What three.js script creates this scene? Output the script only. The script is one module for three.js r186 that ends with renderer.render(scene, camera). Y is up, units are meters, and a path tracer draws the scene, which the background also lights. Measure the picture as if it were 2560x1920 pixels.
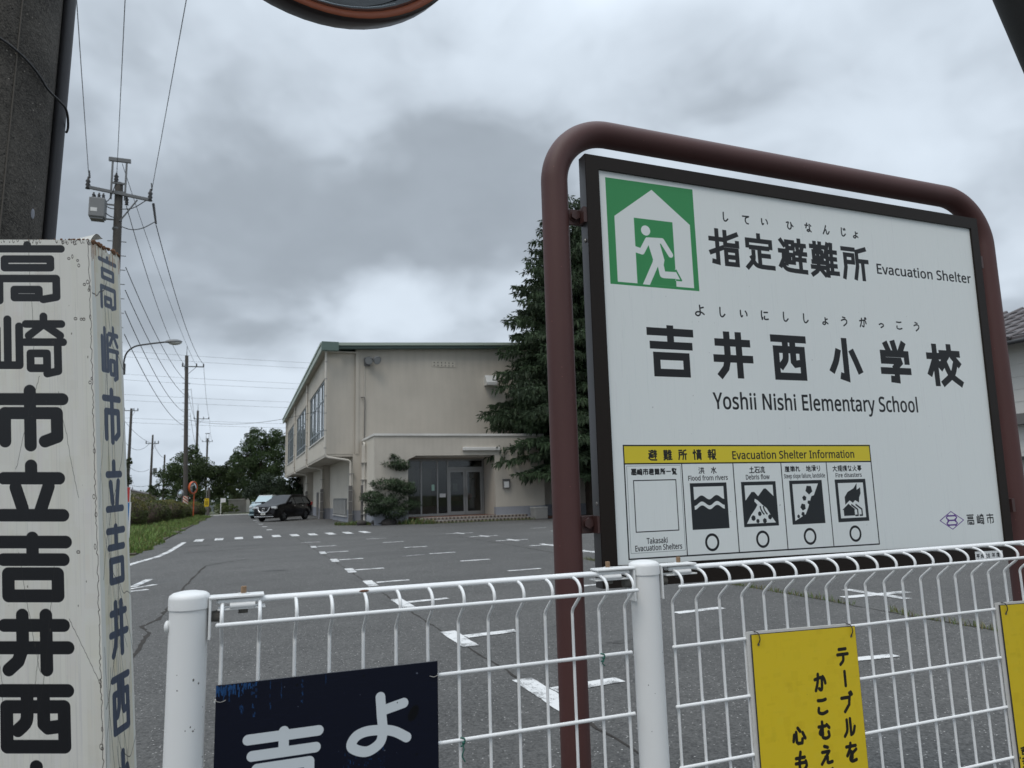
import * as THREE from 'three';
import { mergeGeometries, toCreasedNormals } from 'three/addons/utils/BufferGeometryUtils.js';
import { RoundedBoxGeometry } from 'three/addons/geometries/RoundedBoxGeometry.js';

// ---------------------------------------------------------------- camera, sky, sun, exposure
const scene = new THREE.Scene();
const camera = new THREE.PerspectiveCamera(56.33, 4 / 3, 0.05, 4000);
camera.position.set(0, 1.4, 0);
camera.up.set(-0.0263, 0.98824, 0.15065);
camera.lookAt(0.34891, 1.4 + 0.1503, -0.92503);
camera.focus = 1.85;
camera.userData.fStop = 10;
const renderer = new THREE.WebGLRenderer();
renderer.toneMapping = THREE.LinearToneMapping;
renderer.toneMappingExposure = 1.4;
renderer.shadowMap.enabled = true;

// hash noise shared by sky and textures
const ih = (x, y, s) => { let h = Math.imul(x | 0, 374761393) + Math.imul(y | 0, 668265263) + Math.imul(s | 0, 2147483647 ^ 83492791); h = Math.imul(h ^ (h >>> 13), 1274126177); h ^= h >>> 16; return (h >>> 0) / 4294967296; };
const sm = (t) => t * t * (3 - 2 * t);
function vn(x, y, s, per) {           // value noise, periodic when per is given
  const x0 = Math.floor(x), y0 = Math.floor(y), fx = sm(x - x0), fy = sm(y - y0);
  const w = per ? (a) => ((a % per) + per) % per : (a) => a;
  const a = ih(w(x0), w(y0), s), b = ih(w(x0 + 1), w(y0), s), c = ih(w(x0), w(y0 + 1), s), d = ih(w(x0 + 1), w(y0 + 1), s);
  return (a + (b - a) * fx) * (1 - fy) + (c + (d - c) * fx) * fy;
}
function fbm(x, y, s, oct = 5, per) { let v = 0, a = 0.5, n = 0; for (let i = 0; i < oct; i++) { v += a * vn(x, y, s + i * 17, per); n += a; a *= 0.5; x *= 2; y *= 2; if (per) per *= 2; } return v / n; }
const clamp = (x, a = 0, b = 1) => Math.min(b, Math.max(a, x));
const step2 = (a, b, x) => sm(clamp((x - a) / (b - a)));
let seedState = 20240;
const rnd = () => { seedState = (seedState + 0x6d2b79f5) | 0; let t = Math.imul(seedState ^ (seedState >>> 15), 1 | seedState); t = (t + Math.imul(t ^ (t >>> 7), 61 | t)) ^ t; return ((t ^ (t >>> 14)) >>> 0) / 4294967296; };
const rr = (a, b) => a + (b - a) * rnd();

function skyTexture() {               // overcast: brighter towards the zenith, torn grey cloud sheets below
  const W = 2048, H = 1024, data = new Float32Array(W * H * 4);
  // large cloud masses: azimuth (deg right of -z), elevation, half widths, strength (negative = darker)
  const masses = [
    [3, 22.5, 10, 4.6, -0.32], [11, 19.2, 9, 3.2, -0.40], [19, 27.5, 9, 4.5, -0.24], [12, 13.6, 3.2, 2.2, 0.34], [9, 15.6, 6, 1.6, 0.12], [44, 31, 14, 5.5, -0.34], [36, 27.5, 6, 3, -0.1], [-4, 33, 10, 6, 0.10], [30, 26, 4, 3, 0.1],
    [23, 33, 8, 4, 0.12], [-8, 27, 8, 7, 0.05], [2, 15, 6, 2.6, 0.10], [28, 21, 7, 5, -0.05], [-5, 19, 5, 3, -0.10], [40, 20, 9, 5, -0.04], [24, 14, 5, 3, 0.12], [55, 22, 9, 6, 0.06],
  ];
  for (let j = 0; j < H; j++) {
    const el = ((j + 0.5) / H - 0.5) * Math.PI, y = Math.sin(el), ed = el * 180 / Math.PI;
    for (let i = 0; i < W; i++) {
      const az = ((i + 0.5) / W - 0.5) * 2 * Math.PI, o = (j * W + i) * 4;
      const x = Math.cos(az) * Math.cos(el), z = Math.sin(az) * Math.cos(el);
      let v;
      if (y < 0) v = 0.3;
      else {
        const k = 1 / (y + 0.30), px = x * k * 2.6 + 40, pz = z * k * 2.6 + 40;
        const w1 = fbm(px * 1.3 + 9, pz * 1.3, 31, 4) - 0.5, w2 = fbm(px * 1.3, pz * 1.3 + 5, 57, 4) - 0.5;
        let q = fbm(px * 0.9 + w1 * 0.7, pz * 0.9 + w2 * 0.7, 3, 7);
        const bil = 1 - Math.abs(2 * fbm(px * 1.7 + w2 * 0.5 + 30, pz * 1.7 + w1 * 0.5, 71, 6) - 1), fine = fbm(px * 4.2 + w1, pz * 4.2 + w2, 91, 5);
        const ad = Math.atan2(x, -z) * 180 / Math.PI;
        for (const [ma, me, wa, we, st] of masses) {
          let da = ad - ma; if (da > 180) da -= 360; if (da < -180) da += 360;
          const e = (da + w1 * 9) ** 2 / (wa * wa) + (ed - me + w2 * 6) ** 2 / (we * we);
          if (e < 9) q -= st * 0.62 * Math.exp(-e);
        }
        q += (bil - 0.7) * 0.17 + (fine - 0.5) * 0.15;
        const m = 0.17 - 0.49 * step2(0.38, 0.77, q) + 0.10 * (fine - 0.5) + 0.12 * (1 - step2(0.25, 0.46, q));
        const base = 0.448 + 0.80 * step2(0.5, 1.0, y);
        v = base * clamp(1.0 + m, 0.45, 1.4);
        v = v * step2(-0.01, 0.02, y) + 0.3 * (1 - step2(-0.01, 0.02, y));
        const hz = 1 - step2(0.0, 0.2, y);
        v = v * (1 - 0.45 * hz) + 0.52 * 0.45 * hz;
      }
      const t = clamp((v - 0.25) / 0.5);
      data[o] = v * (0.865 + 0.03 * t); data[o + 1] = v * (0.99 + 0.01 * t); data[o + 2] = v * (1.135 - 0.02 * t); data[o + 3] = 1;
    }
  }
  const tex = new THREE.DataTexture(data, W, H, THREE.RGBAFormat, THREE.FloatType);
  tex.mapping = THREE.EquirectangularReflectionMapping; tex.magFilter = THREE.LinearFilter; tex.needsUpdate = true;
  return tex;
}
scene.background = skyTexture();
scene.environment = scene.background;
const sun = new THREE.DirectionalLight(0xfff2e2, 0.7);
sun.position.set(-40, 90, 45); sun.castShadow = true; sun.shadow.radius = 45;
sun.shadow.camera.left = -60; sun.shadow.camera.right = 60; sun.shadow.camera.top = 60; sun.shadow.camera.bottom = -60; sun.shadow.camera.far = 300;
sun.name = 'sun';
scene.add(sun);

// ---------------------------------------------------------------- helpers
const V3 = (x, y, z) => new THREE.Vector3(x, y, z);
const used = {};
const numbered = (n) => { const k = used[n] = (used[n] ?? -1) + 1; return k ? n + '_' + String(k).padStart(3, '0') : n; };
function tag(o, label, category, group) { o.userData.label = label; o.userData.category = category; if (group) o.userData.group = group; return o; }
function thing(name, label, category, [x, y, z] = [0, 0, 0], group) { const g = new THREE.Group(); g.name = numbered(name); g.position.set(x, y, z); scene.add(g); return tag(g, label, category, group); }
function norm(g) {                    // non-indexed, with position, normal and uv only
  let q = g.index ? g.toNonIndexed() : g.clone();
  for (const k of Object.keys(q.attributes)) if (!['position', 'normal', 'uv', 'color'].includes(k)) q.deleteAttribute(k);
  if (!q.attributes.normal) q.computeVertexNormals();
  if (!q.attributes.uv) q.setAttribute('uv', new THREE.BufferAttribute(new Float32Array(q.attributes.position.count * 2), 2));
  return q;
}
const join = (list) => { const l = list.flat(9).map(norm); return l.length === 1 ? l[0] : mergeGeometries(l); };
function metric(g) {                  // uv in metres from the dominant direction of each face
  const q = norm(g), p = q.attributes.position, n = q.attributes.normal, uv = q.attributes.uv;
  for (let i = 0; i < p.count; i++) {
    const ax = Math.abs(n.getX(i)), ay = Math.abs(n.getY(i)), az = Math.abs(n.getZ(i));
    if (ay >= ax && ay >= az) uv.setXY(i, p.getX(i), p.getZ(i)); else if (ax >= az) uv.setXY(i, p.getZ(i), p.getY(i)); else uv.setXY(i, p.getX(i), p.getY(i));
  }
  return q;
}
// geometry given in world coordinates, put under a thing standing at its base
function part(name, geo, mat, parent, kind) {
  let g = Array.isArray(geo) ? join(geo) : norm(geo);
  if (mat.userData.metric) g = metric(g);
  const off = V3(); for (let q = parent; q && q !== scene; q = q.parent) off.add(q.position);
  if (off.lengthSq()) g.translate(-off.x, -off.y, -off.z);
  const m = new THREE.Mesh(g, mat); m.castShadow = m.receiveShadow = true; m.name = name;
  if (kind) m.userData.kind = kind;
  parent.add(m); return m;
}
function solo(name, geo, mat, label, category, group) { const m = part(numbered(name), geo, mat, scene); return tag(m, label, category, group); }
function struct(name, geo, mat) { const m = part(name, geo, mat, scene); m.userData.kind = 'structure'; return m; }
function stuff(name, geo, mat, label, category) { const m = part(name, geo, mat, scene); m.userData.kind = 'stuff'; return tag(m, label, category); }
const B = (x0, x1, y0, y1, z0, z1) => new THREE.BoxGeometry(x1 - x0, y1 - y0, z1 - z0).translate((x0 + x1) / 2, (y0 + y1) / 2, (z0 + z1) / 2);
const RB = (x0, x1, y0, y1, z0, z1, r = 0.01, s = 2) => new RoundedBoxGeometry(x1 - x0, y1 - y0, z1 - z0, s, r).translate((x0 + x1) / 2, (y0 + y1) / 2, (z0 + z1) / 2);
function rod(a, b, r0, r1 = r0, seg = 12, open = false) {
  const d = b.clone().sub(a), g = new THREE.CylinderGeometry(r1, r0, d.length(), seg, 1, open);
  g.applyQuaternion(new THREE.Quaternion().setFromUnitVectors(V3(0, 1, 0), d.clone().normalize()));
  return g.translate((a.x + b.x) / 2, (a.y + b.y) / 2, (a.z + b.z) / 2);
}
class Poly extends THREE.Curve { constructor(f) { super(); this.f = f; } getPoint(t, o = V3()) { return o.copy(this.f(t)); } }
const tube = (pts, r, n = 32, seg = 8, closed = false) => new THREE.TubeGeometry(new THREE.CatmullRomCurve3(pts, closed, 'centripetal'), n, r, seg, closed);
function bent(pts, rad, r, seg = 16, arc = 8) {   // straight pipe runs joined by round bends
  const path = new THREE.CurvePath();
  let last = pts[0];
  for (let i = 1; i < pts.length - 1; i++) {
    const a = pts[i].clone().sub(pts[i - 1]).normalize(), b = pts[i + 1].clone().sub(pts[i]).normalize();
    const p0 = pts[i].clone().addScaledVector(a, -rad), p1 = pts[i].clone().addScaledVector(b, rad);
    path.add(new THREE.LineCurve3(last, p0));
    const k = 0.45;
    path.add(new THREE.CubicBezierCurve3(p0, pts[i].clone().addScaledVector(a, -rad * k), pts[i].clone().addScaledVector(b, -rad * -k), p1));
    last = p1;
  }
  path.add(new THREE.LineCurve3(last, pts[pts.length - 1]));
  const L = path.getLength();
  return new THREE.TubeGeometry(path, Math.max(12, Math.round(L / rad * arc)), r, seg, false);
}
function poly(pts, depth, bevel = 0) {            // xy outline extruded along +z
  const s = new THREE.Shape(pts.map(([x, y]) => new THREE.Vector2(x, y)));
  return new THREE.ExtrudeGeometry(s, { depth, bevelEnabled: bevel > 0, bevelSize: bevel, bevelThickness: bevel, bevelSegments: 2 });
}
function quad(a, b, c, d) {           // a b c d anticlockwise seen from the front
  const g = new THREE.BufferGeometry(), p = [a, b, c, a, c, d].flatMap((v) => [v.x, v.y, v.z]);
  g.setAttribute('position', new THREE.Float32BufferAttribute(p, 3));
  g.setAttribute('uv', new THREE.Float32BufferAttribute([0, 0, 1, 0, 1, 1, 0, 0, 1, 1, 0, 1], 2));
  g.computeVertexNormals(); return g;
}
function slab(a, b, c, d, t) {        // four corners seen from the front, given a thickness behind
  const n = b.clone().sub(a).cross(d.clone().sub(a)).normalize().multiplyScalar(-t), k = (v) => v.clone().add(n);
  const A = k(a), Bq = k(b), C = k(c), D = k(d);
  return join([quad(a, b, c, d), quad(Bq, A, D, C), quad(A, Bq, b, a), quad(Bq, C, c, b), quad(C, D, d, c), quad(D, A, a, d)]);
}

// ---------------------------------------------------------------- textures and materials
function dataTex(n, fn, rep = 1, srgb = true) {   // fn(u, v, px, py) -> grey or [r, g, b] in 0..1 (sRGB when srgb)
  const d = new Uint8Array(n * n * 4);
  for (let j = 0; j < n; j++) for (let i = 0; i < n; i++) {
    const c = fn(i / n, j / n, i, j), o = (j * n + i) * 4;
    if (typeof c === 'number') d[o] = d[o + 1] = d[o + 2] = clamp(c) * 255; else { d[o] = clamp(c[0]) * 255; d[o + 1] = clamp(c[1]) * 255; d[o + 2] = clamp(c[2]) * 255; }
    d[o + 3] = 255;
  }
  const t = new THREE.DataTexture(d, n, n); t.wrapS = t.wrapT = THREE.RepeatWrapping; t.magFilter = THREE.LinearFilter; t.repeat.set(1 / rep, 1 / rep);
  if (srgb) t.colorSpace = THREE.SRGBColorSpace;
  t.needsUpdate = true; return t;
}
const s2 = (l) => (l <= 0.0031308 ? 12.92 * l : 1.055 * Math.pow(l, 1 / 2.4) - 0.055);
const lin = (r, g, b) => new THREE.Color().setRGB(r, g, b);
const M = (r, g, b, rough = 0.7, o = {}) => new THREE.MeshStandardMaterial({ color: lin(r, g, b), roughness: rough, ...o });
const P = (r, g, b, rough, o = {}) => new THREE.MeshPhysicalMaterial({ color: lin(r, g, b), roughness: rough, ...o });
const met = (m) => { m.userData.metric = true; return m; };
// a colour with patches and grain, uv in metres
function grainy(r, g, b, { size = 512, tile = 2, big = 0.2, fine = 0.12, seed = 1, rough = 0.85, bump = 0, specks = 0, speckTo = 0.5, streak = 0 } = {}) {
  const per = 4;
  const tex = dataTex(size, (u, v, i, j) => {
    let k = 1 + (fbm(u * per, v * per, seed, 5, per) - 0.5) * 2 * big + (ih(i, j, seed + 7) - 0.5) * 2 * fine;
    if (streak) k += (fbm(u * 24, v * 2, seed + 33, 4, 2) - 0.5) * 2 * streak;
    if (specks && ih(i >> 1, j >> 1, seed + 9) < specks) k *= speckTo;
    return [s2(clamp(r * k)), s2(clamp(g * k)), s2(clamp(b * k))];
  }, tile);
  const m = new THREE.MeshStandardMaterial({ map: tex, roughness: rough });
  if (bump) { m.bumpMap = dataTex(size, (u, v, i, j) => 0.5 * fbm(u * 32, v * 32, seed + 5, 4, 32) + 0.5 * ih(i, j, seed + 6), tile, false); m.bumpScale = bump; }
  return met(m);
}
const mat = {
  white: M(0.74, 0.75, 0.745, 0.4),
  wire: M(0.76, 0.77, 0.77, 0.4),
  brownPipe: grainy(0.080, 0.030, 0.027, { tile: 0.7, big: 0.12, fine: 0.06, seed: 21, rough: 0.58, specks: 0.0006, speckTo: 2.2 }),
  bronze: P(0.014, 0.0095, 0.007, 0.5, { specularIntensity: 0.45 }),
  bronzeSide: M(0.10, 0.10, 0.105, 0.35, { metalness: 0.5 }),
  bracket: M(0.055, 0.025, 0.022, 0.4),
  steel: M(0.36, 0.35, 0.33, 0.45, { metalness: 0.8 }),
  rusty: grainy(0.26, 0.17, 0.10, { tile: 0.02, big: 0.4, fine: 0.3, seed: 5, rough: 0.7 }),
  grime: M(0.10, 0.095, 0.085, 0.9),
  greenTie: M(0.02, 0.12, 0.09, 0.5),
  black: M(0.012, 0.012, 0.013, 0.5),
  stucco: grainy(0.475, 0.44, 0.385, { size: 1024, tile: 6, big: 0.13, fine: 0.05, seed: 41, rough: 0.92, bump: 0.004, streak: 0.09 }),
  stuccoPale: grainy(0.56, 0.52, 0.45, { tile: 5, big: 0.10, fine: 0.05, seed: 43, rough: 0.92, bump: 0.004, streak: 0.05 }),
  stuccoGrey: grainy(0.27, 0.28, 0.31, { tile: 3, big: 0.14, fine: 0.06, seed: 47, rough: 0.9, streak: 0.05 }),
  coping: grainy(0.60, 0.59, 0.56, { tile: 3, big: 0.14, fine: 0.04, seed: 51, rough: 0.8 }),
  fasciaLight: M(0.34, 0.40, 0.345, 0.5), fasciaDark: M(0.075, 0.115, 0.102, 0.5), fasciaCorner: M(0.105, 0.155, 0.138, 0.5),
  soffit: grainy(0.10, 0.085, 0.07, { tile: 3, big: 0.1, fine: 0.04, seed: 53, rough: 0.9 }),
  pipe: M(0.56, 0.53, 0.475, 0.5), pipeDark: M(0.13, 0.125, 0.12, 0.6),
  alu: M(0.30, 0.30, 0.295, 0.4, { metalness: 0.5 }), aluBlue: M(0.22, 0.255, 0.275, 0.45, { metalness: 0.2 }),
  glass: P(0.025, 0.03, 0.034, 0.05, { ior: 1.52, clearcoat: 1, clearcoatRoughness: 0.05 }),
  clear: P(0.56, 0.58, 0.56, 0.02, { transmission: 1, thickness: 0, ior: 1.5 }),
  curtain: M(0.34, 0.34, 0.33, 0.9), dark: M(0.03, 0.028, 0.026, 0.8), inner: grainy(0.30, 0.27, 0.225, { tile: 2, seed: 60 }),
  wood: grainy(0.20, 0.09, 0.035, { tile: 1, big: 0.3, seed: 61 }),
  brickDark: grainy(0.07, 0.05, 0.045, { tile: 0.5, big: 0.3, fine: 0.2, seed: 63 }), brickPale: grainy(0.27, 0.235, 0.2, { tile: 0.5, big: 0.2, fine: 0.15, seed: 65 }),
  redEarth: grainy(0.15, 0.075, 0.05, { tile: 2, big: 0.25, fine: 0.2, seed: 67 }),
  concrete: grainy(0.33, 0.32, 0.30, { tile: 2, big: 0.2, fine: 0.1, seed: 69, rough: 0.9 }),
  poleFar: grainy(0.085, 0.077, 0.070, { tile: 2, big: 0.2, fine: 0.1, seed: 71, rough: 0.9 }), poleGrey: grainy(0.17, 0.17, 0.175, { tile: 2, big: 0.15, seed: 73, rough: 0.9 }),
  iron: M(0.15, 0.155, 0.16, 0.5, { metalness: 0.3 }), ironDark: M(0.035, 0.035, 0.037, 0.55), cable: M(0.03, 0.032, 0.036, 0.7),
  conduit: grainy(0.045, 0.044, 0.048, { tile: 1, big: 0.14, fine: 0.05, seed: 75, rough: 0.5 }),
  orange: M(0.62, 0.12, 0.035, 0.45), orangeDeep: M(0.27, 0.062, 0.018, 0.5), mirror: P(0.60, 0.66, 0.70, 0.035, { metalness: 1 }), mirrorBack: M(0.26, 0.27, 0.28, 0.5),
  bark: grainy(0.075, 0.055, 0.042, { tile: 1, big: 0.4, fine: 0.3, seed: 77, bump: 0.02 }),
  yellow: M(0.62, 0.46, 0.02, 0.5), red: M(0.42, 0.035, 0.03, 0.5), blue: M(0.03, 0.16, 0.40, 0.5), whitePaint: M(0.7, 0.7, 0.69, 0.5),
  rubber: M(0.012, 0.012, 0.013, 0.85), roofTile: M(0.085, 0.073, 0.075, 0.6), siding: grainy(0.58, 0.57, 0.54, { tile: 3, big: 0.06, fine: 0.03, seed: 79 }),
  houseWall: grainy(0.62, 0.56, 0.50, { tile: 3, big: 0.08, seed: 81 }), stone: grainy(0.05, 0.045, 0.042, { tile: 0.6, big: 0.4, fine: 0.2, seed: 83 }),
  leaf: new THREE.MeshStandardMaterial({ vertexColors: true, roughness: 0.75, side: THREE.DoubleSide }),
};
// ---------------------------------------------------------------- stroke lettering (100 x 100 cell, y down)
// h y x0 x1 | v x y0 y1 | b x y w h | p x y x y ... (angular) | c x y x y ... (curved)
const G = {};
const W_ = '|p 10 8 20 20|p 4 38 18 38 16 62 4 82|c 12 76 30 92 98 95', SAN = '|p 6 10 20 20|p 2 36 16 46|p 4 96 20 64';
G['高'] = 'v 50 1 7|h 8 0 100|b 16 26 68 15|p 8 98 8 60 92 60 92 92 72 96|b 30 79 36 14';
G['崎'] = 'v 19 6 84|p 3 22 3 84 36 84 36 18|h 14 46 98|v 72 1 14|p 70 16 50 34|p 74 16 96 34|h 45 44 100|p 92 45 92 94 76 98|b 52 64 24 25';
G['市'] = 'v 50 2 20|h 17 0 100|p 11 92 11 42 91 42 91 84 72 92|v 50 16 99';
G['立'] = 'v 50 4 22|h 26 8 92|p 26 42 36 78|p 76 40 62 86|h 90 3 97';
G['吉'] = 'h 7 0 100|v 50 0 37|h 37 6 96|b 13 61 74 37';
G['井'] = 'h 23 6 94|h 60 0 100|p 33 6 33 60 26 82 12 96|v 68 6 96';
G['西'] = 'h 6 2 98|b 8 32 84 64|c 38 8 38 36 36 56 24 70|p 62 8 62 60 68 66 82 64';
G['小'] = 'p 50 4 50 94 38 91|c 26 32 18 54 6 74|c 74 32 84 52 94 74';
G['学'] = 'p 22 6 30 22|p 48 2 53 20|p 82 4 70 24|p 8 46 8 28 92 28 92 46|p 26 46 72 46 50 62|p 52 60 52 94 38 93|h 72 5 95';
G['校'] = 'h 28 2 42|v 22 4 98|p 22 32 2 72|p 24 40 40 56|v 70 3 20|h 20 44 98|p 58 30 44 46|p 82 30 97 46|c 86 48 74 74 44 97|c 54 48 68 76 98 97';
G['指'] = 'h 26 2 40|p 24 2 24 92 10 90|p 2 64 40 50|p 92 8 52 24|p 52 4 52 40 94 40 94 32|b 53 54 38 40|h 74 53 91';
G['定'] = 'v 50 2 14|p 8 34 8 18 92 18 92 34|h 38 20 80|v 50 38 86|h 60 50 84|c 28 52 26 74 6 96|c 22 68 40 90 98 93';
G['避'] = 'p 30 10 54 10 54 28 32 28|p 32 10 32 40 26 74|b 38 48 16 22|v 78 3 16|h 17 62 98|p 70 24 72 36|p 88 24 84 36|h 42 60 100|h 60 64 96|v 79 42 84' + W_;
G['難'] = 'h 14 2 50|v 16 4 24|v 36 4 24|b 10 30 32 18|v 26 24 64|h 61 6 48|h 76 2 52|c 26 62 22 84 2 98|p 28 76 50 97|p 66 4 54 42|v 62 26 98|p 80 4 78 22|h 26 60 96|h 47 62 94|h 68 62 94|h 90 60 100|v 79 26 90';
G['所'] = 'h 10 4 48|b 12 28 32 22|p 12 28 12 66 4 97|p 94 6 60 16|p 60 16 60 60 50 97|h 44 60 100|v 82 44 98';
G['情'] = 'v 18 2 98|p 6 22 4 44|p 28 20 32 36|h 12 42 96|v 69 2 42|h 26 46 92|h 41 38 100|p 48 98 48 54 90 54 90 93 82 96|h 68 48 90|h 82 48 90';
G['報'] = 'h 16 8 46|v 27 2 30|h 32 2 52|p 16 38 20 50|p 38 38 34 50|h 54 4 50|h 72 2 52|v 27 54 98|p 60 98 60 8 92 8 92 30 82 32|p 62 46 94 46 82 74 60 98|p 66 54 78 80 100 98';
G['一'] = 'h 50 4 96';
G['覧'] = 'h 6 8 48|v 10 6 46|v 30 6 46|h 18 10 46|h 32 10 46|h 46 8 50|p 62 2 54 20|h 14 58 96|h 30 62 92|b 26 54 48 26|h 66 26 74|p 40 80 34 92 8 98|p 60 80 60 96 94 96 94 88';
G['洪'] = 'h 26 34 96|h 60 28 100|v 50 6 60|v 80 6 60|p 52 70 34 97|p 78 70 96 97' + SAN;
G['水'] = 'p 50 2 50 93 38 94|p 6 30 38 30 6 86|p 90 18 62 44|c 54 30 70 66 98 88';
G['土'] = 'h 36 14 86|v 50 4 92|h 92 3 97';
G['石'] = 'h 12 5 95|p 44 12 32 52 6 88|b 32 50 54 42';
G['流'] = 'v 66 2 16|h 18 32 98|p 56 20 44 42 86 40|p 78 30 92 48|p 46 54 44 78 30 98|v 66 54 94|p 86 54 86 93 98 93 98 82' + SAN;
G['崖'] = 'v 50 2 22|p 14 8 14 24 86 24 86 8|h 36 12 98|p 14 36 14 66 2 98|h 48 32 90|v 60 38 62|h 62 26 96|h 78 32 90|v 60 66 94|h 94 22 100';
G['崩'] = 'v 50 2 22|p 14 8 14 24 86 24 86 8|p 14 98 14 34 46 34 46 96|h 54 14 46|h 74 14 46|p 60 98 60 34 92 34 92 96|h 54 60 92|h 74 60 92';
G['地'] = 'h 34 2 40|v 20 6 80|p 2 86 42 74|p 36 50 92 30 90 66 78 66|v 70 4 74|p 50 18 50 93 96 93 96 78';
G['滑'] = 'b 44 6 42 24|p 32 46 32 34 98 34 98 46|p 44 98 44 50 86 50 86 94|h 65 44 86|h 80 44 86' + SAN;
G['大'] = 'h 34 3 97|c 50 4 48 50 6 97|c 52 36 64 70 97 97';
G['規'] = 'h 22 4 46|h 44 2 48|c 26 4 24 60 4 97|p 28 56 44 84|b 57 6 34 56|h 24 57 91|h 43 57 91|p 66 64 62 84 48 98|p 80 64 80 95 100 95 100 82';
G['模'] = 'h 30 2 36|v 18 4 98|p 18 36 2 72|h 12 40 98|v 56 2 24|v 82 2 24|b 48 28 42 28|h 42 48 90|h 68 38 100|p 68 56 64 80 40 98|p 70 72 99 97';
G['火'] = 'p 18 34 10 54|p 86 28 74 50|c 50 4 48 56 6 97|c 52 50 66 78 97 97';
G['事'] = 'h 12 5 95|b 22 23 56 14|p 14 48 80 48 80 76|h 62 2 98|h 76 14 80|p 50 2 50 93 38 94';
G['平'] = 'h 12 8 92|p 24 24 32 44|p 78 24 68 46|h 56 3 97|v 50 12 98';
G['成'] = 'h 24 12 94|p 14 24 14 60 4 97|p 16 46 42 46 40 76 28 76|p 58 4 62 50 78 86 94 95 97 78|p 88 42 60 90|p 76 6 88 14';
G['年'] = 'p 28 2 8 36|h 18 24 92|h 44 24 86|v 27 44 70|h 70 2 98|v 58 18 98';
G['度'] = 'v 52 2 12|h 14 10 96|p 12 14 12 60 2 98|h 32 20 96|v 42 22 50|v 72 22 50|h 50 42 72|p 24 62 80 62 56 86 20 98|p 34 66 60 88 97 98';
G['心'] = 'p 14 44 6 76|p 30 32 30 82 40 90 70 90 74 70|p 44 12 60 30|p 78 38 95 68';
G['し'] = 'c 30 6 28 60 36 88 58 92 84 70'; G['て'] = 'p 8 18 90 16|c 88 18 50 34 42 64 56 88 80 92';
G['い'] = 'c 14 20 14 56 22 80 36 70|c 74 24 88 44 90 66'; G['ひ'] = 'c 6 24 34 18 24 46 20 72 42 92 66 76 70 44 66 20|c 66 20 78 44 96 60';
G['な'] = 'h 26 6 50|p 34 4 18 56|p 68 14 92 30|c 68 36 68 74 54 92 32 84 44 72 66 76 90 92'; G['ん'] = 'c 50 4 30 52 6 96 34 54 50 52 58 90 76 92 96 66';
G['じ'] = G['し'] + '|p 58 14 68 28|p 76 8 86 22'; G['よ'] = 'p 58 26 94 17|c 52 0 54 34 56 66 50 88 27 100 2 88 8 70 28 62 58 64 78 70 99 84'; G['ょ'] = G['よ'];
G['に'] = 'c 14 10 10 50 16 92 22 74|p 44 22 88 20|c 48 62 44 84 64 90 92 86'; G['う'] = 'p 34 8 66 16|c 14 44 50 32 82 40 80 70 40 98';
G['か'] = 'c 6 34 54 26 66 36 62 84 52 94 38 86|c 36 6 28 52 8 94|c 76 22 88 38 95 60'; G['が'] = G['か'] + '|p 80 2 88 14|p 91 -2 99 10';
G['っ'] = 'c 8 40 50 26 88 36 88 62 40 84'; G['こ'] = 'c 18 18 56 20 84 16|c 20 60 18 82 50 92 90 84';
G['テ'] = 'h 12 20 82|h 42 3 97|c 54 42 52 76 24 98'; G['ー'] = 'v 50 6 96'; G['ブ'] = 'p 4 24 76 24 68 62 26 97|p 78 2 86 14|p 91 -2 99 10';
G['ル'] = 'c 32 10 30 64 5 93|p 62 6 62 90|c 62 90 84 80 98 50'; G['を'] = 'h 18 8 90|c 46 2 34 34 10 64 36 46 54 52 54 78|c 92 38 50 60 34 82 50 96 88 92';
G['む'] = 'h 28 5 62|c 36 4 36 50 30 72 10 62 24 46 36 62 34 86 60 94 88 86 86 62|p 74 22 94 40'; G['え'] = 'p 38 4 66 12|p 16 34 76 34 6 96|c 40 62 58 62 58 92 96 92';
G['も'] = 'c 50 4 38 50 40 88 66 94 88 76 84 52|p 14 32 78 32|p 10 58 76 58'; G['れ'] = 'v 22 6 98|p 6 30 36 30 4 80|c 34 52 62 22 70 40 66 80 76 92 98 76';
G['り'] = 'c 24 8 18 40 24 60 34 44|c 68 6 76 50 66 80 40 98'; G['・'] = 'p 49 50 52 50';
function glyph(c, ch, x, y, w, h, weight, cap = 'butt') {    // canvas context, character, cell, stroke weight in canvas units
  c.save(); c.lineWidth = weight; c.lineCap = cap; c.lineJoin = cap === 'round' ? 'round' : 'miter'; c.miterLimit = 3;
  const pad = weight / 2, X = (a) => x + pad + (w - 2 * pad) * a / 100, Y = (a) => y + pad + (h - 2 * pad) * a / 100;
  for (const s of (G[ch] ?? '').split('|')) {
    const [k, ...r] = s.trim().split(' '), n = r.map(Number);
    c.beginPath();
    if (k === 'h') { c.moveTo(X(n[1]), Y(n[0])); c.lineTo(X(n[2]), Y(n[0])); }
    else if (k === 'v') { c.moveTo(X(n[0]), Y(n[1])); c.lineTo(X(n[0]), Y(n[2])); }
    else if (k === 'b') c.rect(X(n[0]), Y(n[1]), X(n[0] + n[2]) - X(n[0]), Y(n[1] + n[3]) - Y(n[1]));
    else if (k === 'p') for (let i = 0; i < n.length; i += 2) i ? c.lineTo(X(n[i]), Y(n[i + 1])) : c.moveTo(X(n[i]), Y(n[i + 1]));
    else if (k === 'c') {
      const cv = new THREE.SplineCurve(Array.from({ length: n.length / 2 }, (_, i) => new THREE.Vector2(n[2 * i], n[2 * i + 1])));
      cv.getPoints(n.length * 6).forEach((p, i) => (i ? c.lineTo(X(p.x), Y(p.y)) : c.moveTo(X(p.x), Y(p.y))));
    }
    c.stroke();
  }
  c.restore();
}
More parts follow.
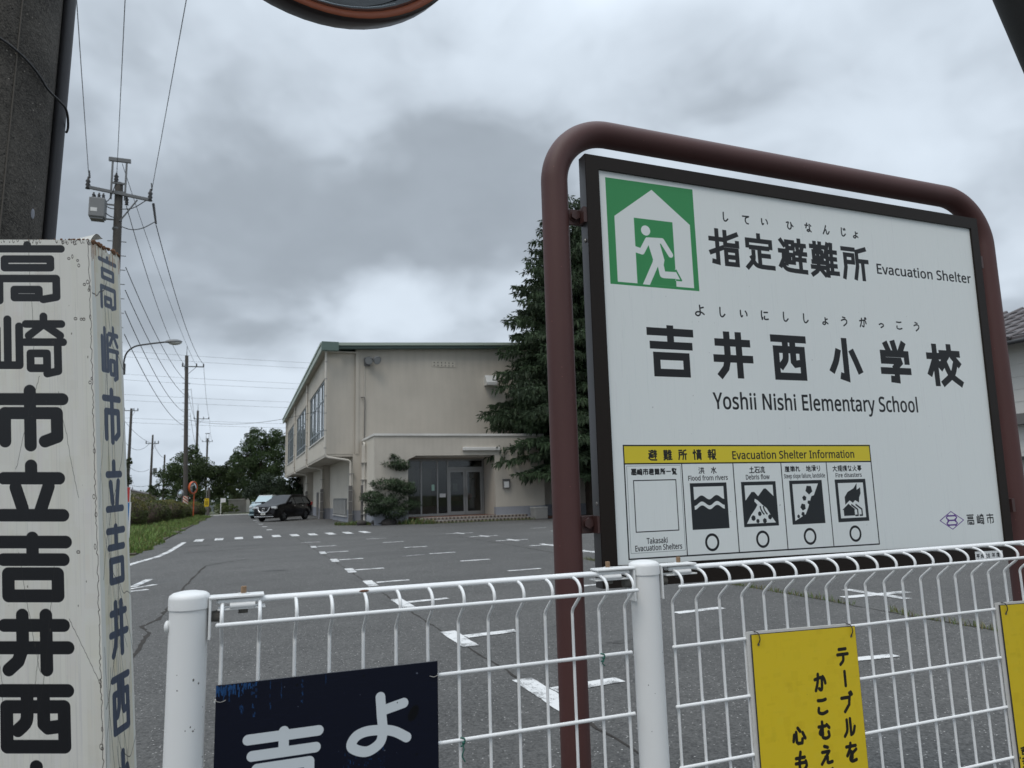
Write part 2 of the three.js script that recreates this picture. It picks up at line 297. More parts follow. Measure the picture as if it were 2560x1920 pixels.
function latin(c, text, x0, x1, yTop, yBase, bold) {          // text fitted between x0 and x1, capitals from yTop to yBase
  c.save(); c.textBaseline = 'alphabetic'; const cap = yBase - yTop; c.font = (bold ? 'bold ' : '') + Math.round(cap / 0.715) + 'px sans-serif';
  const w = c.measureText(text).width; c.translate(x0, yBase); c.scale((x1 - x0) / w, 1); c.fillText(text, 0, 0); c.lineWidth = cap * 0.045; c.lineJoin = 'round'; c.strokeStyle = c.fillStyle; c.strokeText(text, 0, 0); c.restore();
}
// a canvas whose drawing units are metres in the plane of a flat thing: x to the right, y up
function sheet(x0, x1, y0, y1, pxW, pxH, draw) {
  const cv = document.createElement('canvas'); cv.width = pxW; cv.height = pxH;
  const c = cv.getContext('2d'), sx = pxW / (x1 - x0), sy = pxH / (y1 - y0);
  const k = { c, X: (x) => (x - x0) * sx, Y: (y) => (y1 - y) * sy, S: sx };
  draw(k);
  const t = new THREE.CanvasTexture(cv); t.colorSpace = THREE.SRGBColorSpace; t.anisotropy = 8; return t;
}
function face(a, b, c, d, uvf) {      // four corners (anticlockwise from bottom left) with uv from a function of position
  const g = quad(a, b, c, d), p = g.attributes.position, uv = g.attributes.uv;
  for (let i = 0; i < p.count; i++) uv.setXY(i, ...uvf(p.getX(i), p.getY(i), p.getZ(i)));
  return g;
}
const css = (r, g, b) => `rgb(${r},${g},${b})`;
function wear(c, w, h, n, col, size, seedOff = 0) { c.fillStyle = col; for (let i = 0; i < n; i++) { const r = size * (0.3 + rnd() * rnd() * 2); c.beginPath(); c.ellipse(rnd() * w, rnd() * h, r, r * rr(0.5, 1.4), rnd() * 3, 0, 7); c.fill(); } }
// ---------------------------------------------------------------- ground, asphalt, painted marks
{
  const soil = grainy(0.075, 0.085, 0.038, { size: 512, tile: 6, big: 0.4, fine: 0.3, seed: 101, rough: 1 });
  const g = new THREE.PlaneGeometry(5000, 5000, 1, 1).rotateX(-Math.PI / 2).translate(0, -0.03, 0);
  struct('ground', g, soil);
}
const asphaltTex = dataTex(2048, (u, v, i, j) => {
  const per = 6;
  let k = 0.068 * (1 + (fbm(u * per, v * per, 7, 5, per) - 0.5) * 0.34 + (vn(u * 150, v * 150, 8, 150) - 0.5) * 0.45 + (vn(u * 310, v * 310, 9, 310) - 0.5) * 0.75 + (vn(u * 690, v * 690, 12, 690) - 0.5) * 0.7);
  const cell = ih(Math.floor(u * 240), Math.floor(v * 240), 15);
  if (cell > 0.975) { const fx = u * 240 % 1 - 0.5, fy = v * 240 % 1 - 0.5; if (fx * fx + fy * fy < 0.03 + 0.12 * ih(i >> 3, j >> 3, 4)) k = 0.27 + 0.2 * ih(Math.floor(u * 240), Math.floor(v * 240), 16); }
  return [s2(k * 1.025), s2(k * 1.0), s2(k * 0.955)];
}, 3.2);
const asphaltBump = dataTex(1024, (u, v) => 0.5 * vn(u * 160, v * 160, 21, 160) + 0.5 * vn(u * 360, v * 360, 22, 360), 3.2, false);
const asphalt = new THREE.MeshStandardMaterial({ map: asphaltTex, roughness: 0.83, bumpMap: asphaltBump, bumpScale: 0.004, vertexColors: true });
const inLot = (x, z) => x > -2.68 || z > -21.5 + Math.max(0, -2.7 - x) * 0.1;
const lot = (() => {                  // one sheet of 1 m cells with large patches of tone
  const pos = [], uv = [], col = [], cell = 1;
  for (let x = -30; x < 70; x += cell) for (let z = -80; z < 14; z += cell) {
    const x0 = x < -2.68 && x + cell > -2.68 && z < -21 ? -2.68 : x;
    if (!inLot(x + cell / 2 + (x0 !== x ? 0.5 : 0), z + cell / 2)) continue;
    for (const [a, b] of [[x0, z], [x0, z + cell], [x + cell, z + cell], [x0, z], [x + cell, z + cell], [x + cell, z]]) {
      pos.push(a, 0, b); uv.push(a, b);
      let k = 1 + (fbm(a * 0.16 + 60, b * 0.09 + 60, 33, 4) - 0.5) * 0.5 + (fbm(a * 0.7 + 60, b * 0.5 + 60, 35, 3) - 0.5) * 0.3;
      if (b < -30.5) k *= 1.16;       // the older, paler drive
      col.push(k * 1.0, k * 1.0, k * 0.995);
    }
  }
  const g = new THREE.BufferGeometry();
  g.setAttribute('position', new THREE.Float32BufferAttribute(pos, 3)); g.setAttribute('uv', new THREE.Float32BufferAttribute(uv, 2)); g.setAttribute('color', new THREE.Float32BufferAttribute(col, 3));
  g.computeVertexNormals();
  return struct('car_park', g, asphalt);
})();
const paint = met(new THREE.MeshStandardMaterial({ roughness: 0.7, map: dataTex(512, (u, v, i, j) => {
  const n = fbm(u * 10, v * 10, 77, 5, 10) + (ih(i >> 1, j >> 1, 78) - 0.5) * 0.3; const worn = step2(0.58, 0.68, n); const k = 0.62 * (1 - worn) + 0.17 * worn + (ih(i, j, 5) - 0.5) * 0.12; return [s2(clamp(k)), s2(clamp(k)), s2(clamp(k * 0.985))];
}, 1.3) }));
const paintWorn = met(new THREE.MeshStandardMaterial({ roughness: 0.8, map: dataTex(512, (u, v, i, j) => { const n = fbm(u * 14, v * 14, 87, 5, 14) + (ih(i, j, 88) - 0.5) * 0.4; const k = n > 0.52 ? 0.12 : 0.42; return [s2(k), s2(k), s2(k)]; }, 1) }));
const crackMat = grainy(0.028, 0.024, 0.020, { tile: 0.3, big: 0.4, fine: 0.3, seed: 111, rough: 1 });
const stainMat = met(new THREE.MeshStandardMaterial({ map: asphaltTex, color: lin(0.62, 0.61, 0.6), roughness: 0.75 }));
function strip(pts, w, y = 0.004, jag = 0.006) {        // a flat band along a line on the ground with slightly uneven edges
  const pos = [], L = [];
  const dense = [pts[0]];
  for (let i = 1; i < pts.length; i++) { const [ax, az] = pts[i - 1], [bx, bz] = pts[i], n = Math.max(1, Math.round(Math.hypot(bx - ax, bz - az) / 0.12)); for (let k = 1; k <= n; k++) dense.push([ax + (bx - ax) * k / n, az + (bz - az) * k / n]); }
  dense.forEach(([x, z], i) => {
    const [px, pz] = dense[Math.max(0, i - 1)], [qx, qz] = dense[Math.min(dense.length - 1, i + 1)], l = Math.hypot(qx - px, qz - pz) || 1, nx = -(qz - pz) / l, nz = (qx - px) / l, ww = typeof w === 'function' ? w(i / (dense.length - 1)) : w;
    const a = ww / 2 + rr(-jag, jag), b = ww / 2 + rr(-jag, jag);
    L.push([x + nx * a, z + nz * a, x - nx * b, z - nz * b]);
  });
  for (let i = 1; i < L.length; i++) { const [a, b, c, d] = L[i - 1], [e, f, g2, h] = L[i]; pos.push(a, y, b, e, y, f, c, y, d, c, y, d, e, y, f, g2, y, h); }
  const g = new THREE.BufferGeometry(); g.setAttribute('position', new THREE.Float32BufferAttribute(pos, 3));
  g.computeVertexNormals();
  if (g.attributes.normal.getY(0) < 0) { const p = g.attributes.position; for (let i = 0; i < p.count; i += 3) { const t = [p.getX(i), p.getZ(i)]; p.setX(i, p.getX(i + 1)); p.setZ(i, p.getZ(i + 1)); p.setX(i + 1, t[0]); p.setZ(i + 1, t[1]); } g.computeVertexNormals(); }
  return g;
}
let lineY = 0.004;
const line = (x0, z0, x1, z1, w, m = paint) => part('painted_line', strip([[x0, z0], [x1, z1]], w, (lineY = lineY > 0.0058 ? 0.004 : lineY + 0.0006)), m, lot);
for (const [z, len, m] of [[-4.9, 0.9, paint], [-7.08, 0.82, paint], [-9.72, 0.85, paint], [-12.19, 0.85, paint], [-14.52, 0.85, paint], [-17.09, 0.8, paint], [-19.64, 0.8, paint], [-22.24, 0.75, paint]]) {
  line(2.03 - (z < -12 ? 0.03 : 0), z + len / 2, 2.03, z - len / 2, 0.16, m);
  line(2.12, z - 0.05, 2.68, z - 0.1, 0.145, m);
}
line(1.85, -24.6, 2.44, -24.6, 0.12);
for (const [x, z] of [[3.99, -24.9], [4.11, -22.57], [4.22, -19.95], [4.30, -17.4], [4.39, -15.03], [4.57, -12.6], [4.6, -9.95], [4.65, -7.28]]) line(x, z, x + 0.66, z - 0.04, 0.13);
line(3.57, -17.11, 4.17, -17.31, 0.09, paintWorn); line(4.6, -4.7, 5.04, -4.66, 0.1);
for (const [x, z] of [[7.48, -25.7], [7.62, -23.3], [7.66, -20.65], [7.7, -18.05], [7.6, -15.4], [7.55, -12.8], [7.55, -10.1], [7.55, -7.18]]) {
  line(x - 0.52, z - 0.02, x + 0.5, z + 0.02, 0.15); line(x + 0.02, z - 0.53, x + 0.02, z + 0.45, 0.15);
}
line(10.67, -26.7, 11.45, -26.9, 0.1); line(10.5, -24.3, 11.3, -24.4, 0.1);
for (let k = 0; k < 10; k++) part('crossing_bar', strip([[-1.43 + k * 0.685, -28.55 - Math.min(k, 4) * 0.17], [-1.44 + k * 0.685, -30.15 - Math.min(k, 4) * 0.17]], 0.3), paint, lot);
for (let k = 0; k < 6; k++) part('parking_dash', strip([[1.28 - k * 0.085, -36.2 - k * 4.6], [1.26 - k * 0.085, -36.9 - k * 4.6]], 0.26), paint, lot);
part('edge_line', strip([[-2.44, -18.6], [-2.36, -19.6], [-2.05, -21.4], [-1.93, -23.5], [-1.9, -26], [-1.86, -28.4]], 0.15), paint, lot);
part('painted_arrow', [strip([[-1.70, -14.05], [-1.57, -15.3]], 0.13), strip([[-1.72, -13.75], [-1.36, -14.25]], 0.11), strip([[-1.78, -13.35], [-1.40, -13.5]], 0.15)], paint, lot);
function crack(pts, w, name = 'asphalt_crack') {
  const out = []; let [px, pz] = pts[0]; out.push([px, pz]);
  for (let i = 1; i < pts.length; i++) { const [bx, bz] = pts[i], n = Math.max(2, Math.round(Math.hypot(bx - px, bz - pz) / 0.18)); for (let k = 1; k <= n; k++) out.push([px + (bx - px) * k / n + rr(-0.012, 0.012), pz + (bz - pz) * k / n + rr(-0.02, 0.02)]); [px, pz] = [bx, bz]; }
  return part(name, strip(out, () => w * rr(0.4, 1.3), 0.003, w * 0.25), crackMat, lot);
}
crack([[1.92, -28], [1.95, -22], [1.99, -16.2], [1.98, -12], [1.975, -8.1], [2.01, -6.2], [2.02, -5], [2.03, -3]], 0.02);
crack([[0.2, -19], [-0.4, -18.2], [-0.71, -17.6], [-0.8, -15.5], [-0.85, -13.6], [-0.88, -11.5], [-0.906, -10.0], [-1.04, -9.54], [-0.905, -9.03], [-0.9, -7.8], [-1.05, -6.2]], 0.045);
crack([[6.63, -4], [6.65, -5.03], [6.63, -5.9], [6.70, -7.2], [6.757, -8.9], [6.8, -13], [6.9, -19], [6.9, -25], [4.6, -25.9]], 0.03);
crack([[-1.6, -22.5], [-0.2, -22.8], [1.2, -23.3], [1.9, -23.9]], 0.03);
for (const [x, z, l, w] of [[4.0, -19.6, 0.5, 0.16], [0.4, -15.5, 0.5, 0.22], [3.2, -6.2, 0.3, 0.2], [-0.2, -24.5, 0.9, 0.3]]) part('oil_stain', strip([[x, z], [x + l * 0.5, z + 0.05], [x + l, z - 0.04]], (q) => w * Math.sin(0.3 + q * 2.5), 0.0025, 0.05), stainMat, lot);
part('drive_joint', strip([[1.2, -31.0], [5.5, -31.6], [9, -32.2], [14, -32.9], [20, -33.2]], 0.05, 0.003), crackMat, lot);
{ // drain grating dust patch and darker repair
  const repair = new THREE.MeshStandardMaterial({ map: asphaltTex, color: lin(0.72, 0.72, 0.72), roughness: 0.9 });
  part('asphalt_patch', strip([[-2.3, -25.6], [-0.9, -25.9]], 0.35, 0.003, 0.05), met(repair.clone()), lot).material.userData.metric = true;
}

// ---------------------------------------------------------------- plants: blades, leaves
const grassMat = new THREE.MeshStandardMaterial({ vertexColors: true, roughness: 0.7, side: THREE.DoubleSide });
function blades(spots, hue) {         // spots: [x, y, z, height, width]
  const pos = [], col = [];
  for (const [x, y, z, h, w] of spots) {
    const a = rnd() * 6.283, b = rnd() * 6.283, lean = h * rr(0.1, 0.7), dx = Math.cos(a) * w / 2, dz = Math.sin(a) * w / 2, ex = Math.cos(b) * lean, ez = Math.sin(b) * lean, hm = h * 0.55, mx = ex * 0.35, mz = ez * 0.35;
    pos.push(x - dx, y, z - dz, x + dx, y, z + dz, x + mx + dx * 0.8, y + hm, z + mz + dz * 0.8, x - dx, y, z - dz, x + mx + dx * 0.8, y + hm, z + mz + dz * 0.8, x + mx - dx * 0.8, y + hm, z + mz - dz * 0.8, x + mx - dx * 0.8, y + hm, z + mz - dz * 0.8, x + mx + dx * 0.8, y + hm, z + mz + dz * 0.8, x + ex, y + h * rr(0.85, 1), z + ez);
    const [r, g, bb] = hue(); for (let i = 0; i < 9; i++) col.push(r, g, bb);
  }
  const g = new THREE.BufferGeometry(); g.setAttribute('position', new THREE.Float32BufferAttribute(pos, 3)); g.setAttribute('color', new THREE.Float32BufferAttribute(col, 3)); g.computeVertexNormals(); return g;
}
const green = () => { const k = rr(0.5, 1.6); return rnd() < 0.2 ? [0.16 * k, 0.15 * k, 0.05 * k] : [0.10 * k, 0.165 * k, 0.032 * k]; };
const darkGreen = () => { const k = rr(0.6, 1.3); return rnd() < 0.2 ? [0.13 * k, 0.12 * k, 0.045 * k] : [0.055 * k, 0.095 * k, 0.025 * k]; };
{
  const dirt = grainy(0.075, 0.065, 0.045, { tile: 2, big: 0.4, fine: 0.3, seed: 121, rough: 1 });
  const verge = struct('grass_verge', B(-30, -2.75, -0.02, 0.02, -80, -23.0), dirt);
  const s = [];
  for (let i = 0; i < 36000; i++) {
    const z = -23.4 - Math.pow(rnd(), 1.4) * 54, x = -2.75 - Math.pow(rnd(), 1.3) * 3.1 + fbm(z * 0.6 + 90, 3, 5, 3) * 0.9 - 0.45;
    const near = clamp((-2.7 - x) / 1.2); const cl = fbm(x * 1.1 + 50, z * 1.1 + 90, 9, 3);
    if (cl < 0.42) continue;
    s.push([x, 0, z, rr(0.1, 0.5) * (0.3 + 0.7 * near) * (0.5 + cl) * (z > -36 ? 1.15 : 0.62), rr(0.012, 0.03)]);
  }
  stuff('verge_grass', blades(s, green), grassMat, 'long bright green grass along the left edge of the drive', 'grass');
  const c = [];
  for (let i = 0; i < 1500; i++) { const t = rnd(), z = -4 - t * 10; if (fbm(z * 1.4 + 30, 2, 44, 2) < 0.42) continue; c.push([6.7 + rr(-0.04, 0.04) + (z > -6 ? -0.06 : 0.0), 0, z, rr(0.02, 0.09), 0.008]); }
  stuff('crack_grass', blades(c, () => { const k = rr(0.7, 1.3); return rnd() < 0.5 ? [0.16 * k, 0.14 * k, 0.06 * k] : [0.09 * k, 0.14 * k, 0.03 * k]; }), grassMat, 'thin grass growing in the long crack across the car park', 'grass');
  const w = [];
  for (let i = 0; i < 2600; i++) { const x = rr(4.6, 9.0), z = -36.0 - (8.4 - x) * 0.75 + rr(-0.5, 0.5); const t = fbm(x * 1.6 + 10, 8, 66, 3); w.push([x, 0, z, rr(0.1, 0.5) * (0.3 + t) * (x > 6.6 ? 1.2 : 0.6), 0.03]); }
  for (let i = 0; i < 500; i++) { const x = rr(9, 14.5); w.push([x, 0, -35.55 + rr(-0.12, 0.12), rr(0.03, 0.14), 0.02]); }
  stuff('entrance_weeds', blades(w, () => { const k = rr(0.7, 1.2); return rnd() < 0.35 ? [0.15 * k, 0.13 * k, 0.05 * k] : [0.07 * k, 0.12 * k, 0.03 * k]; }), grassMat, 'weeds and yellowing grass at the foot of the school entrance', 'grass');
}
// ---------------------------------------------------------------- the school hall
{
  const gym = thing('school_hall', 'two-storey beige school hall with green roof edge and glazed entrance', 'school building', [12, 0, -45]);
  const Z = -40.4, XR = 27;
  const gableTop = (x) => 9.66 + (x - 4.8) * 0.0475;
  // main front wall with its slope, return walls and roof
  const fw = new THREE.Shape([[5.83, 0], [XR, 0], [XR, gableTop(XR)], [5.83, gableTop(5.83)]].map(([a, b]) => new THREE.Vector2(a, b)));
  fw.holes.push(new THREE.Path([[8.0, 0.3], [8.0, 3.3], [13.1, 3.3], [13.1, 0.3]].map(([a, b]) => new THREE.Vector2(a, b))));
  part('front_wall', new THREE.ExtrudeGeometry(fw, { depth: 0.3, bevelEnabled: false }).translate(0, 0, Z - 0.3), mat.stucco, gym);
  // the lobby behind the glass
  part('lobby_floor', B(7.7, 13.4, 0.2, 0.29, -54, Z - 0.301), mat.wood, gym); part('lobby_ceiling', B(7.7, 13.4, 3.31, 3.4, -54, Z - 0.301), mat.stuccoPale, gym);
  part('lobby_wall', B(7.5, 7.69, 0.2, 3.4, -54, Z - 0.301), mat.inner, gym); part('lobby_wall', B(13.41, 13.6, 0.2, 3.4, -54, Z - 0.301), mat.inner, gym); part('lobby_wall', B(7.5, 13.6, 0.2, 3.4, -54.2, -54.01), mat.inner, gym);
  part('side_wall', B(XR - 0.3, XR, 0, gableTop(XR) - 0.1, -79, Z - 0.31), mat.stucco, gym);
  part('back_wall', B(5.75, XR, 0, 9.45, -79.3, -79), mat.stucco, gym);
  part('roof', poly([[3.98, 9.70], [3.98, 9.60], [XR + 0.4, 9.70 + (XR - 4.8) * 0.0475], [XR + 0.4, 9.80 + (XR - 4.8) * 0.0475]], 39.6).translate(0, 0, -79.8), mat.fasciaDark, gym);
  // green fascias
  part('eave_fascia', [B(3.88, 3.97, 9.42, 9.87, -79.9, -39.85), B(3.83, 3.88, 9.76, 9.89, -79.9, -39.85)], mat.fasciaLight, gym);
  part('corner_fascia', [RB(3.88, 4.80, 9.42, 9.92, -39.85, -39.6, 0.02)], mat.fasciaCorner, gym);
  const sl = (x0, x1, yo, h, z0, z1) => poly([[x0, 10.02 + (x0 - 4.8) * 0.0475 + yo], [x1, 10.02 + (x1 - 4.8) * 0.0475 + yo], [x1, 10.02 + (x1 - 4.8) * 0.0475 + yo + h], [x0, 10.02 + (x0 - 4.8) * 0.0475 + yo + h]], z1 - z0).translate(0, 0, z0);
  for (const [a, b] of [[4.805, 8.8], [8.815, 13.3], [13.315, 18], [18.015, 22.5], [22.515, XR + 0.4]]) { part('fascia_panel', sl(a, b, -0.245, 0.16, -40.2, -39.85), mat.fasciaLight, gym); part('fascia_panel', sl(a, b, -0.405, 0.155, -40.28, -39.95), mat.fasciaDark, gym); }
  part('eave_soffit', B(3.98, 5.83, 9.46, 9.54, -79.6, -40.3), mat.stucco, gym);
  // cantilevered gallery
  const zEnd = -78.6, GX = 4.24;
  part('gallery_front', B(GX, 5.82, 3.78, 9.455, -40.75, -40.5), mat.stucco, gym);
  part('gallery_floor', B(GX + 0.02, 5.82, 3.66, 3.775, zEnd, -40.52), mat.stucco, gym);
  part('gallery_sill_wall', B(GX, GX + 0.22, 3.78, 4.84, zEnd, -40.76), mat.stuccoPale, gym);
  part('gallery_top_wall', B(GX, GX + 0.22, 8.12, 9.455, zEnd, -40.76), mat.stucco, gym);
  const bays = [[-40.95, -51.0], [-52.95, -63.8], [-65.6, -76.6]];
  let prev = -40.76;
  for (const [a, b] of bays) {
    if (prev - a > 0.02) part('window_pier', B(GX, GX + 0.22, 4.85, 8.11, a, prev), mat.stuccoPale, gym);
    prev = b;
    const win = new THREE.Group(); win.name = 'window'; win.position.set(GX - 12, 4.85, (a + b) / 2 + 45); gym.add(win);
    const X = GX + 0.1, n = 8, st = (a - b) / n, f = [];
    f.push(B(X - 0.05, X + 0.03, 4.86, 4.95, b, a), B(X - 0.05, X + 0.03, 8.02, 8.1, b, a), B(X - 0.045, X + 0.03, 5.32, 5.42, b, a), B(X - 0.045, X + 0.03, 7.0, 7.09, b, a));
    for (let i = 0; i <= n; i++) { const z = b + st * i; f.push(B(X - 0.055, X + 0.032, 4.95, 8.02, z - (i % 2 ? 0.05 : 0.09), z + (i % 2 ? 0.05 : 0.09))); }
    part('frame', f, mat.aluBlue, win);
    for (let i = 0; i < n; i++) for (const [y0, y1] of [[4.96, 5.31], [5.43, 6.99], [7.1, 8.01]]) {
      const z0 = b + st * i + 0.1, z1 = b + st * (i + 1) - 0.1;
      part('pane', B(X - 0.01 - (i % 2) * 0.018, X - (i % 2) * 0.018, y0, y1, z0, z1), mat.glass, win);
    }
    part('sill', B(GX - 0.06, GX + 0.04, 4.78, 4.855, b, a), mat.coping, gym);
  }
  part('window_pier', B(GX, GX + 0.22, 4.85, 8.11, zEnd, prev), mat.stuccoPale, gym);
  // ground floor side wall, buttresses, low window, side door
  const WX = 5.75;
  part('lower_wall', B(WX, WX + 0.25, 0.72, 3.66, -78.6, -40.7), mat.stuccoPale, gym);
  part('lower_wall_base', B(WX - 0.006, WX + 0.25, 0, 0.715, -78.6, -40.7), mat.stuccoGrey, gym);
  for (const z of [-52.0, -64.8, -77.4]) {
    part('buttress', poly([[5.1, 0.72], [WX - 0.008, 0.72], [WX - 0.008, 3.655], [5.3, 3.655]], 0.75).translate(0, 0, z - 0.75), mat.stucco, gym);
    part('buttress_base', poly([[5.045, 0], [WX - 0.008, 0], [WX - 0.008, 0.715], [5.095, 0.715]], 0.76).translate(0, 0, z - 0.755), mat.stuccoGrey, gym);
  }
  const lw = new THREE.Group(); lw.name = 'window'; lw.position.set(WX - 12, 0.35, -46 + 45); gym.add(lw);
  part('frame', [B(WX - 0.03, WX - 0.007, 0.32, 0.42, -49.4, -42.9), B(WX - 0.03, WX - 0.007, 1.3, 1.38, -49.4, -42.9), ...[-49.4, -46.15, -42.98].map((z) => B(WX - 0.032, WX - 0.0075, 0.42, 1.3, z, z + 0.08))], mat.alu, lw);
  part('sill', B(WX - 0.09, WX - 0.031, 0.3, 0.35, -49.5, -42.8), mat.coping, lw);
  for (const [a, b] of [[-49.32, -46.15], [-46.07, -42.98]]) part('pane', B(WX - 0.015, WX - 0.0078, 0.42, 1.3, a, b), mat.glass, lw);
  for (let k = 0; k < 10; k++) part('curtain_fold', rod(V3(WX - 0.02, 0.43, -49.1 + k * 0.62), V3(WX - 0.02, 1.29, -49.1 + k * 0.62), 0.07, 0.07, 8), mat.curtain, lw);
  part('side_door', [B(WX - 0.05, WX - 0.007, 0.05, 1.9, -61, -59.6)], mat.pipeDark, gym);
  // corner pillar base
  part('pillar_base', B(5.70, 6.20, 0, 0.7, Z, Z + 0.012), mat.stuccoGrey, gym);
  part('corner_pillar', [B(5.70, 6.20, 0.705, 3.78, Z, Z + 0.02), B(5.83, 6.02, 3.78, 9.6, Z, Z + 0.05)], mat.stucco, gym);
  // rain pipes along the gallery
  for (const [z, lx] of [[-40.0, 5.56], [-52.3, 5.2], [-65.0, 5.2], [-77.9, 5.2]]) {
    const zl = z === -40 ? -40.25 : z + 0.45;
    const d = part('downpipe', bent([V3(GX - 0.08, 9.46, z), V3(GX - 0.08, 3.62, z), V3(lx, 3.42, zl), V3(lx, 0.0, zl)], 0.18, 0.062, 12, 5), mat.pipe, gym);
    part('pipe_guard', B(lx - 0.1, lx + 0.1, 0, 2.05, zl - 0.09, zl + 0.09), mat.pipeDark, d);
    const cl = []; for (let y = 4.1; y < 9.4; y += 0.95) cl.push(new THREE.CylinderGeometry(0.075, 0.075, 0.05, 12).translate(GX - 0.08, y, z), B(GX - 0.08, GX + 0.005, y - 0.015, y + 0.015, z - 0.02, z + 0.02));
    for (const y of [0.5, 1.2, 1.8, 2.7]) cl.push(B(lx - 0.11, lx + 0.2, y - 0.02, y + 0.02, zl - 0.1, zl + 0.1));
    part('pipe_bracket', cl, mat.steel, d);
  }
  // entrance block
  const F = -36.4, XL = 6.22, XE = 15.45;
  part('entrance_side_wall', [B(XL, XL + 0.3, 0.7, 4.46, Z + 0.06, F - 0.301)], mat.stuccoPale, gym);
  part('entrance_side_base', [B(XL - 0.006, XL + 0.3, 0, 0.695, Z + 0.06, F - 0.301)], mat.stuccoGrey, gym);
  part('entrance_wall', [B(XL, 7.92, 0.7, 4.46, F - 0.3, F), B(7.921, 12.62, 3.44, 4.46, F - 0.3, F), B(12.621, XE, 0.7, 4.46, F - 0.3, F), poly([[7.921, 3.25], [8.35, 3.439], [7.921, 3.439]], 0.3).translate(0, 0, F - 0.3)], mat.stucco, gym);
  part('entrance_wall_base', B(XL - 0.006, 7.92, 0, 0.695, F - 0.3, F + 0.006), mat.stuccoGrey, gym); part('entrance_wall_base', B(12.62, XE, 0, 0.695, F - 0.3, F + 0.006), mat.stuccoGrey, gym);
  part('entrance_return_wall', [B(XE - 0.3, XE - 0.002, 0.7, 4.46, -38.6, F - 0.301), B(XE - 0.3, XR, 0.7, 4.46, -38.9, -38.61)], mat.stucco, gym);
  part('entrance_return_base', [B(XE - 0.3, XR, 0, 0.695, -38.9, -38.6)], mat.stuccoGrey, gym);
  part('entrance_coping', [B(XL - 0.05, XE + 0.04, 4.465, 4.58, F - 0.36, F + 0.06), B(XL - 0.05, XL + 0.31, 4.465, 4.58, Z + 0.06, F - 0.361)], mat.coping, gym);
  part('entrance_roof', B(XL + 0.32, XR, 4.3, 4.44, Z + 0.01, F - 0.37), mat.concrete, gym);
  part('porch_soffit', B(7.92, 12.62, 3.36, 3.43, -40.3, F - 0.31), mat.stucco, gym);
  part('porch_side_wall', B(7.6, 7.92, 0.3, 3.36, -40.3, F - 0.31), mat.stucco, gym); part('porch_side_wall', B(12.62, 12.95, 0.3, 3.36, -40.3, F - 0.31), mat.stucco, gym);
  part('porch_floor', B(7.93, 12.61, 0.28, 0.30, -40.3, F + 0.0), mat.redEarth, gym);
  // glazing
  const gz = -38.3, fr = [];
  for (const x of [7.95, 9.0, 9.9, 10.48, 12.5]) fr.push(B(x, x + 0.08, 0.3, 3.35, gz - 0.05, gz + 0.05));
  fr.push(B(7.95, 12.6, 3.25, 3.355, gz - 0.045, gz + 0.045), B(10.56, 12.5, 2.78, 2.9, gz - 0.045, gz + 0.048), B(8.03, 10.48, 0.3, 0.42, gz - 0.045, gz + 0.045));
  part('glazing_frame', fr, mat.alu, gym);
  for (const [a, b, y0, y1] of [[8.03, 9.0, 0.42, 3.25], [9.08, 9.9, 0.42, 3.25], [9.98, 10.48, 0.42, 3.25], [10.56, 12.5, 2.9, 3.25]]) part('pane', B(a, b, y0, y1, gz - 0.004, gz + 0.004), mat.clear, gym);
  for (const [a, b, hs] of [[10.57, 11.51, 1], [11.53, 12.49, -1]]) {
    const d = part('glass_door', [B(a, a + 0.11, 0.31, 2.77, gz - 0.03, gz + 0.03), B(b - 0.11, b, 0.31, 2.77, gz - 0.03, gz + 0.03), B(a + 0.11, b - 0.11, 0.31, 0.5, gz - 0.03, gz + 0.03), B(a + 0.11, b - 0.11, 2.62, 2.77, gz - 0.03, gz + 0.03)], mat.alu, gym);
    part('pane', B(a + 0.11, b - 0.11, 0.5, 2.62, gz - 0.004, gz + 0.004), mat.clear, d);
    const hx = hs > 0 ? b - 0.06 : a + 0.06;
    part('handle', [rod(V3(hx, 1.25, gz + 0.09), V3(hx, 1.75, gz + 0.09), 0.018), rod(V3(hx, 1.3, gz + 0.03), V3(hx, 1.3, gz + 0.09), 0.012), rod(V3(hx, 1.7, gz + 0.03), V3(hx, 1.7, gz + 0.09), 0.012)], mat.steel, d);
  }
  part('glazing_ledge', B(9.08, 9.9, 0.43, 0.85, gz - 0.4, gz - 0.1), mat.wood, gym);
  part('inner_panel', [B(8.05, 8.98, 0.5, 3.0, -39.6, -39.5), B(9.1, 9.88, 0.9, 2.9, -39.4, -39.3)], mat.inner, gym);
  part('notice_paper', B(9.62, 9.78, 1.65, 1.98, gz + 0.006, gz + 0.01), M(0.45, 0.68, 0.58, 0.8), gym);
  part('notice_paper', B(10.06, 10.40, 1.28, 1.48, gz + 0.006, gz + 0.01), M(0.68, 0.68, 0.68, 0.8), gym);
  part('notice_paper', B(10.82, 11.08, 1.6, 2.0, gz - 0.03, gz - 0.02), M(0.26, 0.30, 0.27, 0.8), gym);
  part('display_board', [B(10.75, 11.42, 1.05, 2.3, -38.95, -38.9)], M(0.03, 0.035, 0.03, 0.7), gym);
  part('red_display', B(10.78, 11.4, 1.05, 1.3, -38.89, -38.86), M(0.16, 0.045, 0.03, 0.7), gym);
  part('mural', B(11.7, 12.4, 1.2, 2.3, -39.3, -39.2), M(0.10, 0.11, 0.15, 0.8), gym);
  part('mural_sun', new THREE.CylinderGeometry(0.18, 0.18, 0.03, 20).rotateX(Math.PI / 2).translate(12.0, 1.3, -39.17), M(0.35, 0.05, 0.04, 0.8), gym);
  // steps with upright bricks on their fronts
  part('step', [B(8.45, 14.2, 0.15, 0.285, -37.0, -36.05), B(8.45, 14.5, 0, 0.145, -36.4, -35.72)], mat.concrete, gym);
  const bd = [], bp = [];
